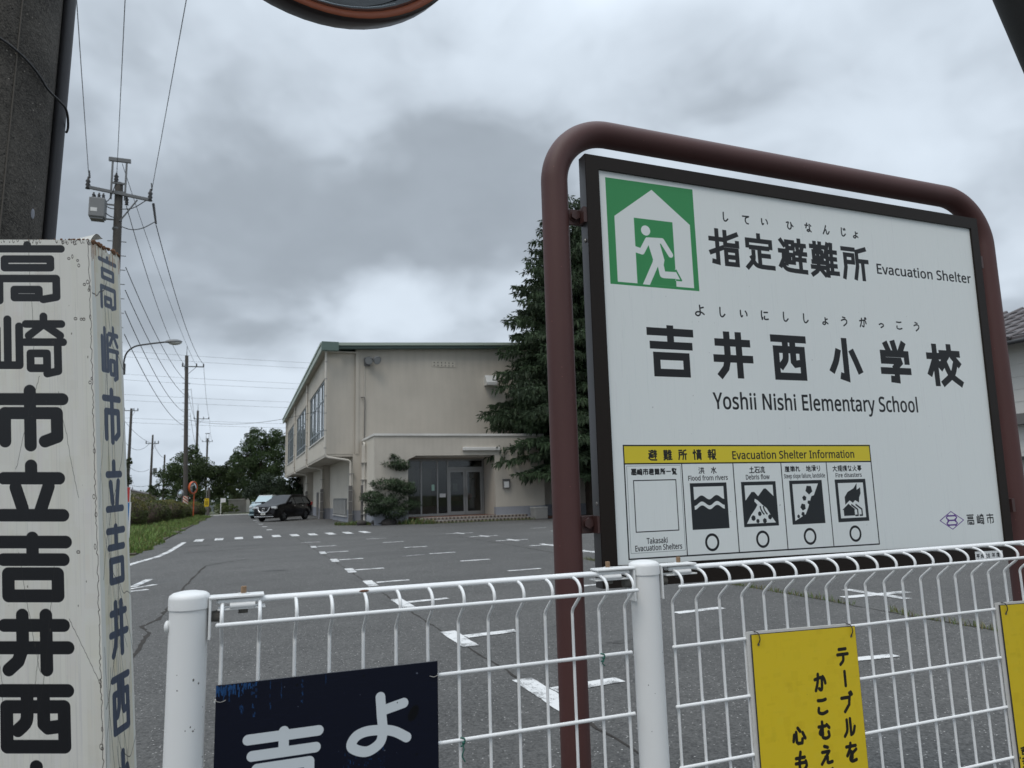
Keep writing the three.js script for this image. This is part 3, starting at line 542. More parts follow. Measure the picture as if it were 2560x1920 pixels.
  for (let i = 0; i < 58; i++) { const x = 8.47 + i * 0.1; (i % 2 ? bd : bp).push(B(x, x + 0.094, 0.17, 0.272, -36.05, -36.03)); (i % 2 ? bd : bp).push(B(x + 0.02, x + 0.114, 0.015, 0.13, -35.72, -35.70)); }
  part('brick', bd, mat.brickDark, gym, 'stuff'); part('brick', bp, mat.brickPale, gym, 'stuff');
  part('ramp', poly([[14.25, 0], [19, 0], [19, 0.04], [14.25, 0.14]], 1.6).translate(0, 0, -37.8), mat.redEarth, gym);
  // wall fittings
  part('name_plate_panel', B(10.25, 11.66, 8.86, 9.2, Z, Z + 0.03), mat.stuccoPale, gym);
  part('panel_bolt', Array.from({ length: 12 }, (_, i) => new THREE.CylinderGeometry(0.03, 0.03, 0.03, 8).rotateX(Math.PI / 2).translate(10.38 + (i % 6) * 0.225, i < 6 ? 8.94 : 9.11, Z + 0.04)), mat.ironDark, gym);
  part('vent_hood', [poly([[0, 0], [0, 0.62], [-0.22, 0.62], [-0.52, 0.16], [-0.52, 0]], 0.68).rotateY(-Math.PI / 2).rotateY(Math.PI).translate(13.45, 7.8, Z + 0.0)], M(0.62, 0.62, 0.60, 0.4, { metalness: 0.3 }), gym);
  part('strip_lamp', [RB(10.82, 12.9, 3.68, 3.86, F + 0.002, F + 0.16, 0.03)], mat.coping, gym);
  part('service_conduit', bent([V3(6.12, 6.95, Z + 0.09), V3(6.34, 6.95, Z + 0.09), V3(6.3, 3.0, Z + 0.09)], 0.06, 0.025, 8, 4), mat.pipeDark, gym);
  part('service_conduit', [rod(V3(6.32, 8.85, Z + 0.04), V3(6.32, 4.3, Z + 0.04), 0.02)], mat.pipe, gym);
  const dp2 = part('downpipe', [bent([V3(6.1, 4.2, -39.4), V3(6.1, 4.28, -39.4), V3(6.1, 4.34, -39.1), V3(6.1, 4.2, -38.9), V3(6.1, 0, -38.9)], 0.08, 0.05, 10, 4), rod(V3(6.1, 4.2, -39.4), V3(6.1, 0, -39.4), 0.062)], mat.pipe, gym);
  part('pipe_guard', B(6.0, 6.2, 0, 2.05, -39.5, -39.3), mat.pipeDark, dp2);
  part('pipe_bracket', [0.5, 1.2, 2.3, 3.2].map((y) => B(5.98, 6.22, y, y + 0.04, -39.52, -38.8)), mat.steel, dp2);
}
{ // floodlights high on the wall
  const t = thing('floodlight', 'pair of grey floodlights high on the beige school wall', 'floodlight', [6.5, 8.9, -40.35]);
  part('mount', [B(6.3, 6.62, 8.75, 9.22, -40.4, -40.3), rod(V3(6.45, 8.95, -40.3), V3(6.7, 8.98, -39.9), 0.03)], mat.iron, t);
  for (const [x, z, a] of [[6.55, -40.05, -0.5], [6.9, -39.85, 0.45]]) {
    const h = part('lamp_head', new THREE.LatheGeometry([[0.0, -0.2], [0.1, -0.2], [0.2, -0.02], [0.235, 0.1], [0.235, 0.14]].map(([p, q]) => new THREE.Vector2(p, q)), 20).rotateX(Math.PI / 2).rotateX(0.5).rotateY(a).translate(x, 9.05, z), mat.iron, t);
    part('lens', new THREE.CylinderGeometry(0.22, 0.22, 0.02, 20).translate(0, 0.12, 0).rotateX(Math.PI / 2).rotateX(0.5).rotateY(a).translate(x, 9.05, z), P(0.3, 0.31, 0.32, 0.15), h);
  }
}
{ const t = thing('meter_box', 'small grey wall box with white label right of the school door', 'wall box', [13.2, 1.7, -36.38]);
  part('box_body', RB(13.02, 13.42, 1.66, 2.12, -36.398, -36.25, 0.015), mat.pipeDark, t); part('label', B(13.06, 13.34, 1.70, 2.02, -36.248, -36.243), mat.whitePaint, t); part('lid', B(13.0, 13.44, 2.12, 2.15, -36.398, -36.22), mat.iron, t); }
{ const t = thing('concrete_block', 'pale concrete block on the ground at right end of the entrance step', 'block', [14.85, 0, -36.0]);
  part('body', RB(14.55, 15.3, 0, 0.58, -36.35, -35.7, 0.03), mat.concrete, t); part('cap', RB(14.53, 15.32, 0.58, 0.63, -36.36, -35.68, 0.02), mat.coping, t); }
[[6.5, -36.7, 0.3, 'dark rock at the outer end of the planting strip', 1], [6.95, -36.45, 0.34, 'dark rock beside the foot of the clipped pine', 2], [5.75, -37.5, 0.22, 'smallest dark rock, beneath the hall rain pipe', 3]].forEach(([x, z, r, l, s]) => {
  const g = new THREE.IcosahedronGeometry(r, 3), p = g.attributes.position;
  for (let i = 0; i < p.count; i++) { const k = 0.75 + 0.5 * fbm(p.getX(i) * 3 + 9 * s + 20, p.getY(i) * 3 + p.getZ(i) * 2 + 20, s, 3); p.setXYZ(i, p.getX(i) * k * 1.2, p.getY(i) * k * 0.75, p.getZ(i) * k); }
  g.computeVertexNormals(); solo('garden_rock', g.translate(x, r * 0.4, z), mat.stone, l, 'rock', 'rocks at the foot of the hall');
});
// ---------------------------------------------------------------- trees and shrubs
function leafCloud(spots, hue, aspect = 0.55) {        // spots: [x, y, z, size]; folded leaf clumps at random tilt
  const n = spots.length, pos = new Float32Array(n * 18), nor = new Float32Array(n * 18), col = new Float32Array(n * 18);
  const a = V3(), b = V3(), c = V3();
  spots.forEach(([x, y, z, s, tone = 1], i) => {
    a.set(rnd() - 0.5, (rnd() - 0.5) * 0.9, rnd() - 0.5).normalize(); b.set(rnd() - 0.5, rnd() - 0.5, rnd() - 0.5).cross(a).normalize(); c.copy(a).cross(b);
    const l = s * rr(0.7, 1.3), w = l * aspect, f = w * 0.3;
    const q = [[-l / 2, 0, 0], [0, -w / 2, f], [l / 2, 0, 0], [-l / 2, 0, 0], [l / 2, 0, 0], [0, w / 2, f]];
    const [r, g, bl] = hue(y, tone);
    q.forEach(([u, v, t], k) => { const o = i * 18 + k * 3; pos[o] = x + a.x * u + b.x * v + c.x * t; pos[o + 1] = y + a.y * u + b.y * v + c.y * t; pos[o + 2] = z + a.z * u + b.z * v + c.z * t; nor[o] = c.x; nor[o + 1] = c.y; nor[o + 2] = c.z; col[o] = r; col[o + 1] = g; col[o + 2] = bl; });
  });
  const g = new THREE.BufferGeometry(); g.setAttribute('position', new THREE.BufferAttribute(pos, 3)); g.setAttribute('normal', new THREE.BufferAttribute(nor, 3)); g.setAttribute('color', new THREE.BufferAttribute(col, 3)); g.computeVertexNormals(); return g;
}
const ball = () => { for (;;) { const x = rr(-1, 1), y = rr(-1, 1), z = rr(-1, 1), q = x * x + y * y + z * z; if (q < 1 && q > 0.02) return [x, y, z, Math.sqrt(q)]; } };
function crownTree(name, label, [x, y, z], clumps, leaves, size, hue, trunkR, group) {   // clumps: [dx, dy, dz, radius, flatten]
  const t = thing(name, label, 'tree', [x, y, z], group), wood = [], s = [];
  const total = clumps.reduce((q, c) => q + c[3] ** 2, 0), top = Math.max(...clumps.map((c) => c[1]));
  wood.push(rod(V3(x, y - 0.1, z), V3(x + 0.1, y + top * 0.45, z), trunkR, trunkR * 0.6, 10));
  for (const [dx, dy, dz, r, fl = 0.75] of clumps) {
    wood.push(tube([V3(x + 0.05, y + Math.min(top * 0.35, dy * 0.5), z), V3(x + dx * 0.4, y + dy * 0.72, z + dz * 0.4), V3(x + dx, y + dy, z + dz)], trunkR * 0.28, 8, 5));
    const n = Math.round(leaves * r * r / total), sub = Math.max(9, Math.round(r * 13)), kn = [];
    for (let k = 0; k < sub; k++) { const [a, b, c, q] = ball(); const e = 0.55 + 0.5 * q; kn.push([dx + a / q * r * e * 0.85, dy + b / q * r * fl * e * 0.85, dz + c / q * r * e * 0.85, r * rr(0.2, 0.46), rr(0.65, 1.3)]); }
    for (let k = 0; k < n; k++) {
      const K = kn[Math.floor(rnd() * sub)], [a, b, c, q] = ball(), e = Math.pow(q, 0.35) / q * K[3];
      s.push([x + K[0] + a * e, y + K[1] + b * e * 0.75, z + K[2] + c * e, size, K[4]]);
    }
  }
  part('trunk', wood, mat.bark, t); part('crown', leafCloud(s, hue), mat.leaf, t); return t;
}
const broad = (r, g, b) => (y, tone) => { const k = tone * rr(0.65, 1.35); return [r * k, g * k, b * k]; };
crownTree('cherry_tree', 'spreading dark green tree on left, behind the second utility pole', [-5.9, 0, -92], [[0, 5.2, 0, 2.5], [-2.0, 4.6, 0.5, 1.7], [1.9, 4.6, -0.5, 1.9], [0.6, 6.6, 0, 1.2], [-3.0, 3.0, 0, 1.1], [3.6, 4.6, 0, 1.8], [-0.6, 3.2, 1, 1.8], [2.0, 2.9, 0, 1.8], [4.8, 3.4, -1, 1.7], [0.4, 7.6, 0, 0.6, 1]], 26000, 0.2, broad(0.042, 0.068, 0.018), 0.22);
crownTree('cherry_tree', 'broad dark tree between the drive end and the tall rounded tree', [0.2, 0, -100], [[0, 5, 0, 2.6], [-1.8, 4.4, 0, 1.8], [1.8, 4.2, 0, 2.2], [-0.8, 6.2, 0, 1.3], [0.2, 3.0, 0.8, 2.0], [2.6, 2.9, 0, 1.8], [-2.4, 3.0, 0.4, 1.5]], 20000, 0.2, broad(0.046, 0.066, 0.018), 0.24);
crownTree('zelkova_tree', 'tallest rounded tree in the distance, left of the school hall', [2.1, 0, -90], [[0, 7.6, 0, 2.3, 0.9], [-1.6, 6.6, 0, 1.7], [1.8, 7.2, 0, 2.1], [-0.6, 8.8, 0, 1.3], [1.4, 8.6, 0, 1.4], [0.2, 5.4, 0.5, 2.2], [-1.9, 5.2, 0, 1.4], [2.6, 5.2, 0, 1.9], [1, 3.6, 0.6, 1.7], [-0.6, 3.4, 0, 1.5]], 30000, 0.19, broad(0.040, 0.070, 0.020), 0.28);
crownTree('camellia_shrub', 'dense rounded evergreen shrub behind the parked cars', [2.6, 0, -76], [[0, 2.6, 0, 1.7], [-1.2, 1.9, 0, 1.3], [1.3, 2.2, 0, 1.4], [2.6, 1.9, 0, 1.3], [0.4, 1.2, 0.6, 1.5], [2.0, 3.0, -0.3, 0.9]], 13000, 0.17, broad(0.028, 0.048, 0.022), 0.15);
crownTree('far_left_tree', 'dark tree crown peeping out right of the white pillar', [-13.9, 0, -95], [[0, 5, 0, 1.6], [0.5, 6.4, 0, 1.2], [-0.8, 6.3, 0, 1.5], [0.6, 4.0, 0, 1.2], [-1.5, 4, 0, 1.8]], 6000, 0.24, broad(0.045, 0.06, 0.02), 0.2);
for (const [x, z, h, r, l] of [[-1.2, -112, 2.6, 2.0, 'small bush left of the grey wall at the end of the drive'], [4.4, -112, 3.6, 2.4, 'green bush behind the light blue car at the road end']])
  crownTree('roadside_bush', l, [x, 0, z], [[0, h * 0.55, 0, r * 0.7], [r * 0.6, h * 0.45, 0, r * 0.55], [-r * 0.6, h * 0.4, 0, r * 0.55]], 2600, 0.22, broad(0.05, 0.082, 0.03), 0.1);
crownTree('round_bush', 'clipped round bush by the white sign at the drive end', [-2.0, 0, -88], [[0, 0.75, 0, 0.85], [0.7, 0.65, 0, 0.65], [1.3, 0.5, 0, 0.5]], 2600, 0.13, broad(0.075, 0.10, 0.025), 0.06);

// clipped azalea mounds beside the drive
const mounds = [[-6.3, -47.3, 1.45, 1.05, 'nearest and largest clipped bush on the left verge, beside the white pillar'], [-5.55, -53.5, 1.5, 1.0, 'second clipped bush from the camera on the left verge'], [-6.9, -57, 1.75, 1.4, 'tallest clipped bush, set back from the verge in the hedge row'],
  [-5.1, -61, 1.35, 0.95, 'third clipped bush of the front row along the drive'], [-4.95, -67.5, 1.3, 0.95, 'clipped bush just before the second utility pole'], [-4.35, -76.5, 1.2, 0.95, 'clipped bush just beyond the second utility pole'], [-4.15, -84, 1.05, 0.95, 'farthest small clipped bush in front of the yellow sign'], [-6.2, -70, 1.4, 1.3, 'clipped bush hiding the foot of the orange mirror']];
for (const [x, z, h0, r0, l] of mounds) {
  const h = h0 * rr(1.02, 1.2), r = r0 * 1.1, bt = rr(0.72, 1.3), gold = rr(0.25, 0.8);
  const t = thing('clipped_bush', l, 'bush', [x, 0, z], 'clipped bushes along the drive'), s = [];
  const core = new THREE.IcosahedronGeometry(1, 3).scale(r * 0.86, h * 0.56, r * 1.25).translate(x, h * 0.42, z);
  for (let i = 0; i < 7000; i++) {
    const [a, b, c, q] = ball(), d = V3(a / q, b / q, c / q); if (d.y < -0.75) continue;
    const bump = 0.9 + 0.2 * fbm(d.x * 2.2 + x + 40, d.y * 2.2 + d.z * 1.7 + z + 200, 6, 3) + rr(-0.06, 0.07);
    s.push([x + d.x * r * bump, Math.max(0.05, h * 0.45 + d.y * h * 0.58 * bump), z + d.z * r * 1.2 * bump, 0.09, bt * fbm(d.x * 3 + x + 50, d.y * 3 + d.z + 50, 8, 3) * 1.4 + 0.3]);
  }
  part('branches', core, mat.bark, t);
  part('foliage', leafCloud(s, (y, tone) => { const k = tone * rr(0.7, 1.3), o = y > h * 0.6 && rnd() < gold; return o ? [0.125 * k, 0.115 * k, 0.03 * k] : [0.068 * k, 0.088 * k, 0.022 * k]; }), mat.leaf, t);
}

{ // tall conifer before the entrance, hanging sprays on whorled boughs
  const X = 18.55, Z = -36.9, H = 18.6, t = thing('conifer_tree', 'tall dark green conifer with drooping branches behind the big sign', 'tree', [X, 0, Z]);
  const wood = [rod(V3(X, -0.1, Z), V3(X - 0.5, H * 0.98, Z), 0.36, 0.03, 12)], pos = [], col = [];
  const spray = (p, dir, len, tone) => {      // one needle shoot: two crossed slim blades
    const side = V3(-dir.z, 0, dir.x).normalize(), up = dir.clone().cross(side);
    for (let k = 0; k < 2; k++) {
      const w = (k ? up : side).clone().multiplyScalar(len * 0.13), e = p.clone().addScaledVector(dir, len), m = p.clone().addScaledVector(dir, len * 0.45);
      for (const q of [p, m.clone().add(w), e, p, e, m.clone().sub(w)]) pos.push(q.x, q.y, q.z);
      const g = tone * rr(0.7, 1.3); for (let i = 0; i < 6; i++) col.push(0.044 * g, 0.074 * g, 0.032 * g);
    }
  };
  const reach = (y) => { const q = y / H; return q < 0.24 ? 5.3 + q * 4.5 : 6.6 * Math.pow(clamp((1.02 - q) / 0.86), 0.62); };
  for (let y = 2.9; y < H; y += y < 6.5 ? rr(0.09, 0.2) : rr(0.15, 0.33)) {
    const n = y > H * 0.9 ? 5 : 9, ph = rnd() * 6.283;
    for (let b = 0; b < n; b++) {
      const a = ph + b / n * 6.283 + rr(-0.3, 0.3), L = reach(y) * rr(0.66, 1.04) * (y < 4 ? 0.9 : 1), rise = Math.max(-0.12, y / H - 0.35) * 0.9 + rr(-0.1, 0.1), base = V3(X - 0.5 * y / H, y, Z), tone = rr(0.65, 1.3);
      const P3 = (q) => V3(base.x + Math.cos(a) * L * q, base.y + L * (rise * q - (y < 6 ? 0.22 : 0.26) * q * q + 0.1 * q * q * q) * 0.62 + rr(-0.03, 0.03), base.z + Math.sin(a) * L * q);
      wood.push(rod(P3(0), P3(0.75), 0.045 * (1 - y / H) + 0.012, 0.01, 5, true));
      const m = Math.max(4, Math.round(L * 4.2));
      for (let i = 1; i <= m; i++) {
        const q = Math.pow(i / m, 0.8), p = P3(q), wide = L * 0.2 * (1 - q * 0.75) + 0.1;
        for (const s of [-1, 1, 0]) {
          const da = a + s * rr(0.5, 1.15), ln = s ? wide * rr(0.7, 1.5) : 0.3, tw = Math.max(1, Math.round(ln / 0.17));
          for (let k = 0; k < tw; k++) {
            const r = ln * (k + rnd()) / tw, c = V3(p.x + Math.cos(da) * r, p.y - r * 0.22 + rr(-0.05, 0.05), p.z + Math.sin(da) * r);
            const dir = V3(Math.cos(da + rr(-0.7, 0.7)), rr(-0.75, 0.2), Math.sin(da + rr(-0.7, 0.7))).normalize();
            spray(c, dir, rr(0.18, 0.36), tone);
            if (rnd() < 0.42) spray(c, V3(dir.x * 0.4, -0.9, dir.z * 0.4).normalize(), rr(0.25, 0.55), tone * 0.8);
          }
        }
      }
    }
  }
  const g = new THREE.BufferGeometry(); g.setAttribute('position', new THREE.Float32BufferAttribute(pos, 3)); g.setAttribute('color', new THREE.Float32BufferAttribute(col, 3)); g.computeVertexNormals();
  part('trunk', wood, mat.bark, t); part('foliage', g, mat.leaf, t);
}
{ // cloud-pruned garden tree
  const X = 7.15, Z = -36.6, t = thing('garden_tree', 'cloud-pruned evergreen garden tree left of the school entrance', 'tree', [X, 0, Z]), s = [];
  const pads = [[7.3, 3.0, 0, 0.74, 0.36], [7.2, 3.4, 0, 0.36, 0.28], [7.55, 2.85, 0, 0.52, 0.26], [6.9, 2.02, 0.1, 0.95, 0.42], [7.5, 1.95, 0, 0.75, 0.40], [6.15, 1.42, 0.1, 0.62, 0.40], [6.6, 1.1, 0.3, 0.85, 0.45], [7.75, 1.72, 0.2, 0.6, 0.35], [7.25, 1.35, -0.2, 0.8, 0.5], [7.95, 0.95, 0.1, 0.62, 0.36], [6.3, 0.75, 0.2, 0.62, 0.35], [7.2, 0.62, 0.3, 0.7, 0.45]];
  for (const [x, y, dz, r0, ry0] of pads) for (let i = 0, r = r0 * 0.88, ry = ry0 * 0.74; i < 1900 * r; i++) {
    const [a, b, c, q] = ball(), e = Math.pow(q, 0.45) / q * rr(0.82, 1.2) * (0.6 + 0.75 * fbm(a * 3 + x * 4 + 30, b * 3 + c * 3 + y * 4 + 30, 5, 2));
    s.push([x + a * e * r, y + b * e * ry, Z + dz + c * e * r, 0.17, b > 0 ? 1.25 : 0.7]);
  }
  for (let i = 0; i < 60; i++) s.push([7.17 + rr(-0.08, 0.08), 3.5 + rnd() * 0.35, Z + rr(-0.05, 0.05), 0.12, 1]);
  part('trunk', [tube([V3(X, 0, Z), V3(X - 0.1, 0.7, Z), V3(X + 0.12, 1.5, Z), V3(X - 0.05, 2.3, Z), V3(X + 0.06, 3.1, Z), V3(X + 0.02, 3.6, Z)], 0.075, 20, 7), ...pads.map(([x, y, dz]) => rod(V3(X, y - 0.25, Z), V3(x, y, Z + dz), 0.04, 0.02, 6))], mat.bark, t);
  part('foliage', leafCloud(s, (y, tone) => { const k = tone * rr(0.6, 1.35); return [0.036 * k, 0.060 * k, 0.026 * k]; }, 0.22), mat.leaf, t);
}
{ // far wooded skyline
  const s = []; for (let i = 0; i < 15000; i++) { const x = rr(-160, 220), h = 3.5 + 4.5 * fbm(x * 0.05 + 60, 2, 3, 4); s.push([x, rnd() * h, -300 + rr(-6, 6), 1.3, 1]); }
  stuff('far_woods', leafCloud(s, broad(0.045, 0.07, 0.022), 0.8), mat.leaf, 'far line of trees low on the horizon', 'woods');
}
// ---------------------------------------------------------------- vehicles
function car({ name, label, pos, turn, prof, glassLine, width, roofW, wheelR, base, paintM, roofM, grille, wheels, screen, sideGlass, hoodY }) {
  const t = thing(name, label, 'car', pos); t.rotation.y = turn;
  const add = (n, g, m, par = t) => { const q = new THREE.Mesh(Array.isArray(g) ? join(g) : norm(g), m); q.name = n; q.castShadow = q.receiveShadow = true; par.add(q); return q; };
  const taper = (x, y) => x * (y > glassLine ? 1 - (y - glassLine) / (screen.top[1] - glassLine) * (1 - roofW / width) : 1 - Math.max(0, 0.55 - y) * 0.14);
  // body: side outline with wheel arches, rounded edges, narrowing towards the roof
  const sh = new THREE.Shape(); const b = 0.10;
  prof.forEach(([z, y], i) => (i ? sh.lineTo(z, y) : sh.moveTo(z, y)));
  const ex = new THREE.ExtrudeGeometry(sh, { depth: width - 2 * b, bevelEnabled: true, bevelSize: 0.06, bevelThickness: b, bevelSegments: 4, steps: 8 });
  ex.translate(0, 0, -(width - 2 * b) / 2).rotateY(-Math.PI / 2);
  const p = ex.attributes.position;
  for (let i = 0; i < p.count; i++) { const z = p.getZ(i), y = p.getY(i); let x = taper(p.getX(i), y); const nose = Math.max(0, Math.abs(z) - (prof.len / 2 - 0.55)); x *= 1 - nose * nose * 0.42; p.setX(i, x); }
  ex.computeVertexNormals();
  add('body', toCreasedNormals(ex, 0.6), paintM);
  if (roofM) add('roof_panel', RB(-roofW / 2 + 0.02, roofW / 2 - 0.02, screen.top[1] + 0.03, screen.top[1] + 0.1, screen.rearTop, screen.top[0] - 0.05, 0.03), roofM);
  const hb = width / 2 - 0.10, ht = roofW / 2 - 0.05, o = 0.075;
  const [zb, yb] = screen.bottom, [zt, yt] = screen.top;
  add('windscreen', slab(V3(-hb, yb, zb + o), V3(hb, yb, zb + o), V3(ht, yt - 0.06, zt + o), V3(-ht, yt - 0.06, zt + o), 0.03), screen.m);
  for (const s of [-1, 1]) for (const [z0, z1, z2, z3] of sideGlass) {          // bottom rear, bottom front, top front, top rear
    const X = (y) => s * (taper(width / 2, y) + 0.004), y0 = glassLine + 0.02, y1 = yt - 0.1;
    const c = [V3(X(y0), y0, z0), V3(X(y0), y0, z1), V3(X(y1), y1, z2), V3(X(y1), y1, z3)]; if (s > 0) c.reverse();
    add('side_window', slab(...c, 0.012), mat.glass);
  }
  for (const z of wheels) for (const s of [-1, 1]) {
    const x = s * (width / 2 - 0.12), w = add('wheel', new THREE.TorusGeometry(wheelR - 0.08, 0.1, 10, 28).rotateY(Math.PI / 2).translate(x, wheelR, z), mat.rubber);
    add('rim', [new THREE.CylinderGeometry(wheelR * 0.6, wheelR * 0.6, 0.14, 20).rotateZ(Math.PI / 2).translate(x, wheelR, z)], mat.ironDark, w);
    for (let k = 0; k < 5; k++) add('spoke', B(-0.02, 0.02, 0.03, wheelR * 0.58, -0.03, 0.03).rotateX(k * 1.2566).translate(x + s * 0.08, wheelR, z), mat.iron, w);
    add('wheel_arch', new THREE.TorusGeometry(wheelR + 0.03, 0.045, 6, 20, Math.PI).rotateY(Math.PI / 2).translate(s * (width / 2 - 0.03), wheelR, z), mat.rubber);
  }
  grille(add, width);
  for (const s of [-1, 1]) add('door_mirror', [RB(s > 0 ? width / 2 + 0.02 : -width / 2 - 0.24, s > 0 ? width / 2 + 0.24 : -width / 2 - 0.02, glassLine + 0.02, glassLine + 0.2, zb - 0.28, zb - 0.12, 0.04), B(s > 0 ? width / 2 - 0.06 : -width / 2 - 0.04, s > 0 ? width / 2 + 0.04 : -width / 2 + 0.06, glassLine + 0.05, glassLine + 0.1, zb - 0.24, zb - 0.18)], paintM);
  return t;
}
const suvPaint = P(0.004, 0.0035, 0.004, 0.3, { clearcoat: 0.3, clearcoatRoughness: 0.04, specularIntensity: 0.4 }), bluePaint = P(0.38, 0.50, 0.54, 0.35, { clearcoat: 1, clearcoatRoughness: 0.05 }), whiteRoof = P(0.72, 0.73, 0.73, 0.35, { clearcoat: 1 });
const lampM = P(0.55, 0.57, 0.58, 0.12, { clearcoat: 1 }), chrome = M(0.62, 0.62, 0.62, 0.2, { metalness: 0.9 });
const plateTex = (seed) => { const cv = document.createElement('canvas'); cv.width = 128; cv.height = 64; const c = cv.getContext('2d'); c.fillStyle = '#dfe0dc'; c.fillRect(0, 0, 128, 64); c.fillStyle = '#2c4a3c'; for (let i = 0; i < 4; i++) c.fillRect(22 + i * 24, 28, 12, 26); c.fillRect(36, 8, 54, 10); const t = new THREE.CanvasTexture(cv); t.colorSpace = THREE.SRGBColorSpace; return new THREE.MeshStandardMaterial({ map: t, roughness: 0.5 }); };
const plateM = plateTex(1);
const arch = (zc, r, from) => { const o = []; for (let k = 0; k <= 8; k++) { const a = from ? Math.PI * k / 8 : Math.PI * (1 - k / 8); o.push([zc + Math.cos(a) * r, 0.3 + Math.sin(a) * r * 0.98]); } return o; };
{
  const prof = [[2.28, 0.32], [2.31, 0.62], [2.22, 0.92], [1.95, 1.03], [1.12, 1.13], [0.22, 1.60], [-0.25, 1.655], [-1.1, 1.64], [-1.75, 1.55], [-2.12, 1.12], [-2.27, 0.98], [-2.29, 0.55], [-2.2, 0.32], ...arch(-1.34, 0.40, false), ...arch(1.36, 0.40, false)]; prof.len = 4.6;
  car({ name: 'parked_car', label: 'black sport utility car parked at an angle by the hall', pos: [2.73, 0, -51.95], turn: -0.611, prof, glassLine: 1.10, width: 1.82, roofW: 1.30, wheelR: 0.36, paintM: suvPaint, wheels: [1.36, -1.34], screen: { bottom: [1.10, 1.13], top: [0.22, 1.64], rearTop: -1.6, m: P(0.13, 0.15, 0.15, 0.03, { clearcoat: 1, clearcoatRoughness: 0.02, ior: 1.7 }) },
    sideGlass: [[0.08, 0.95, 0.28, 0.08], [-0.95, 0.0, 0.0, -0.95], [-1.75, -1.03, -1.03, -1.5]],
    grille: (add, w) => {
      add('grille', RB(-0.42, 0.42, 0.55, 0.90, 2.34, 2.40, 0.03), mat.black);
      add('grille_trim', tube([V3(-0.44, 0.93, 2.36), V3(-0.3, 0.66, 2.43), V3(0, 0.60, 2.44), V3(0.3, 0.66, 2.43), V3(0.44, 0.93, 2.36)], 0.045, 24, 8), chrome);
      add('badge', new THREE.TorusGeometry(0.085, 0.018, 8, 20).translate(0, 0.78, 2.44), chrome); add('badge', B(-0.12, 0.12, 0.765, 0.795, 2.425, 2.45), chrome);
      for (const s of [-1, 1]) { add('headlight', RB(s > 0 ? 0.46 : -0.86, s > 0 ? 0.86 : -0.46, 0.80, 0.97, 2.10, 2.30, 0.05), lampM); add('fog_lamp', new THREE.CylinderGeometry(0.07, 0.07, 0.05, 14).rotateX(Math.PI / 2).translate(s * 0.66, 0.48, 2.30), lampM); }
      add('bumper_trim', RB(-0.7, 0.7, 0.30, 0.36, 2.22, 2.42, 0.025), chrome); add('lower_intake', RB(-0.6, 0.6, 0.36, 0.5, 2.28, 2.385, 0.02), mat.black);
      const pl = add('number_plate', new THREE.PlaneGeometry(0.33, 0.165).translate(0, 0.53, 2.462), plateM); add('plate_holder', B(-0.18, 0.18, 0.44, 0.62, 2.36, 2.455), mat.black, pl);
      for (const s of [-1, 1]) { add('sill_trim', RB(s > 0 ? 0.86 : -0.94, s > 0 ? 0.94 : -0.86, 0.27, 0.36, -0.9, 0.92, 0.02), mat.rubber); add('roof_rail', rod(V3(s * 0.58, 1.72, 0.1), V3(s * 0.58, 1.70, -1.5), 0.02), mat.ironDark); add('tail_lamp', RB(s > 0 ? 0.68 : -0.86, s > 0 ? 0.86 : -0.68, 0.98, 1.2, -2.3, -2.1, 0.03), mat.red); for (const z of [0.15, -0.85]) add('door_handle', RB(s > 0 ? 0.905 : -0.935, s > 0 ? 0.935 : -0.905, 0.95, 0.99, z - 0.1, z + 0.1, 0.012), chrome); }
    } });
}
{
  const prof = [[1.66, 0.3], [1.69, 0.6], [1.62, 0.98], [1.45, 1.05], [1.0, 1.12], [0.55, 1.66], [0.2, 1.71], [-1.4, 1.70], [-1.6, 1.5], [-1.68, 0.9], [-1.68, 0.3], ...arch(-1.2, 0.34, false), ...arch(1.22, 0.34, false)]; prof.len = 3.4;
  car({ name: 'parked_car', label: 'light blue kei car with white roof, half hidden behind the black car', pos: [2.02, 0, -60.4], turn: -0.56, prof, glassLine: 1.08, width: 1.475, roofW: 1.22, wheelR: 0.29, paintM: bluePaint, roofM: whiteRoof, wheels: [1.22, -1.2], screen: { bottom: [1.0, 1.14], top: [0.55, 1.68], rearTop: -1.45, m: P(0.03, 0.035, 0.04, 0.05) },
    sideGlass: [[0.0, 0.82, 0.45, 0.0], [-1.35, -0.08, -0.08, -1.3]],
    grille: (add) => {
      add('grille', RB(-0.36, 0.36, 0.66, 0.76, 1.7, 1.76, 0.02), mat.black); add('bumper', RB(-0.68, 0.68, 0.28, 0.36, 1.64, 1.77, 0.03), bluePaint); add('lower_intake', RB(-0.6, 0.6, 0.38, 0.58, 1.68, 1.765, 0.02), M(0.03, 0.06, 0.075, 0.5));
      for (const s of [-1, 1]) { add('headlight', RB(s > 0 ? 0.40 : -0.68, s > 0 ? 0.68 : -0.40, 0.78, 0.96, 1.60, 1.74, 0.05), lampM); add('tail_lamp', RB(s > 0 ? 0.6 : -0.71, s > 0 ? 0.71 : -0.6, 0.6, 1.0, -1.76, -1.7, 0.02), mat.red); }
      add('number_plate', new THREE.PlaneGeometry(0.33, 0.165).translate(0, 0.48, 1.775), plateM);
    } });
}

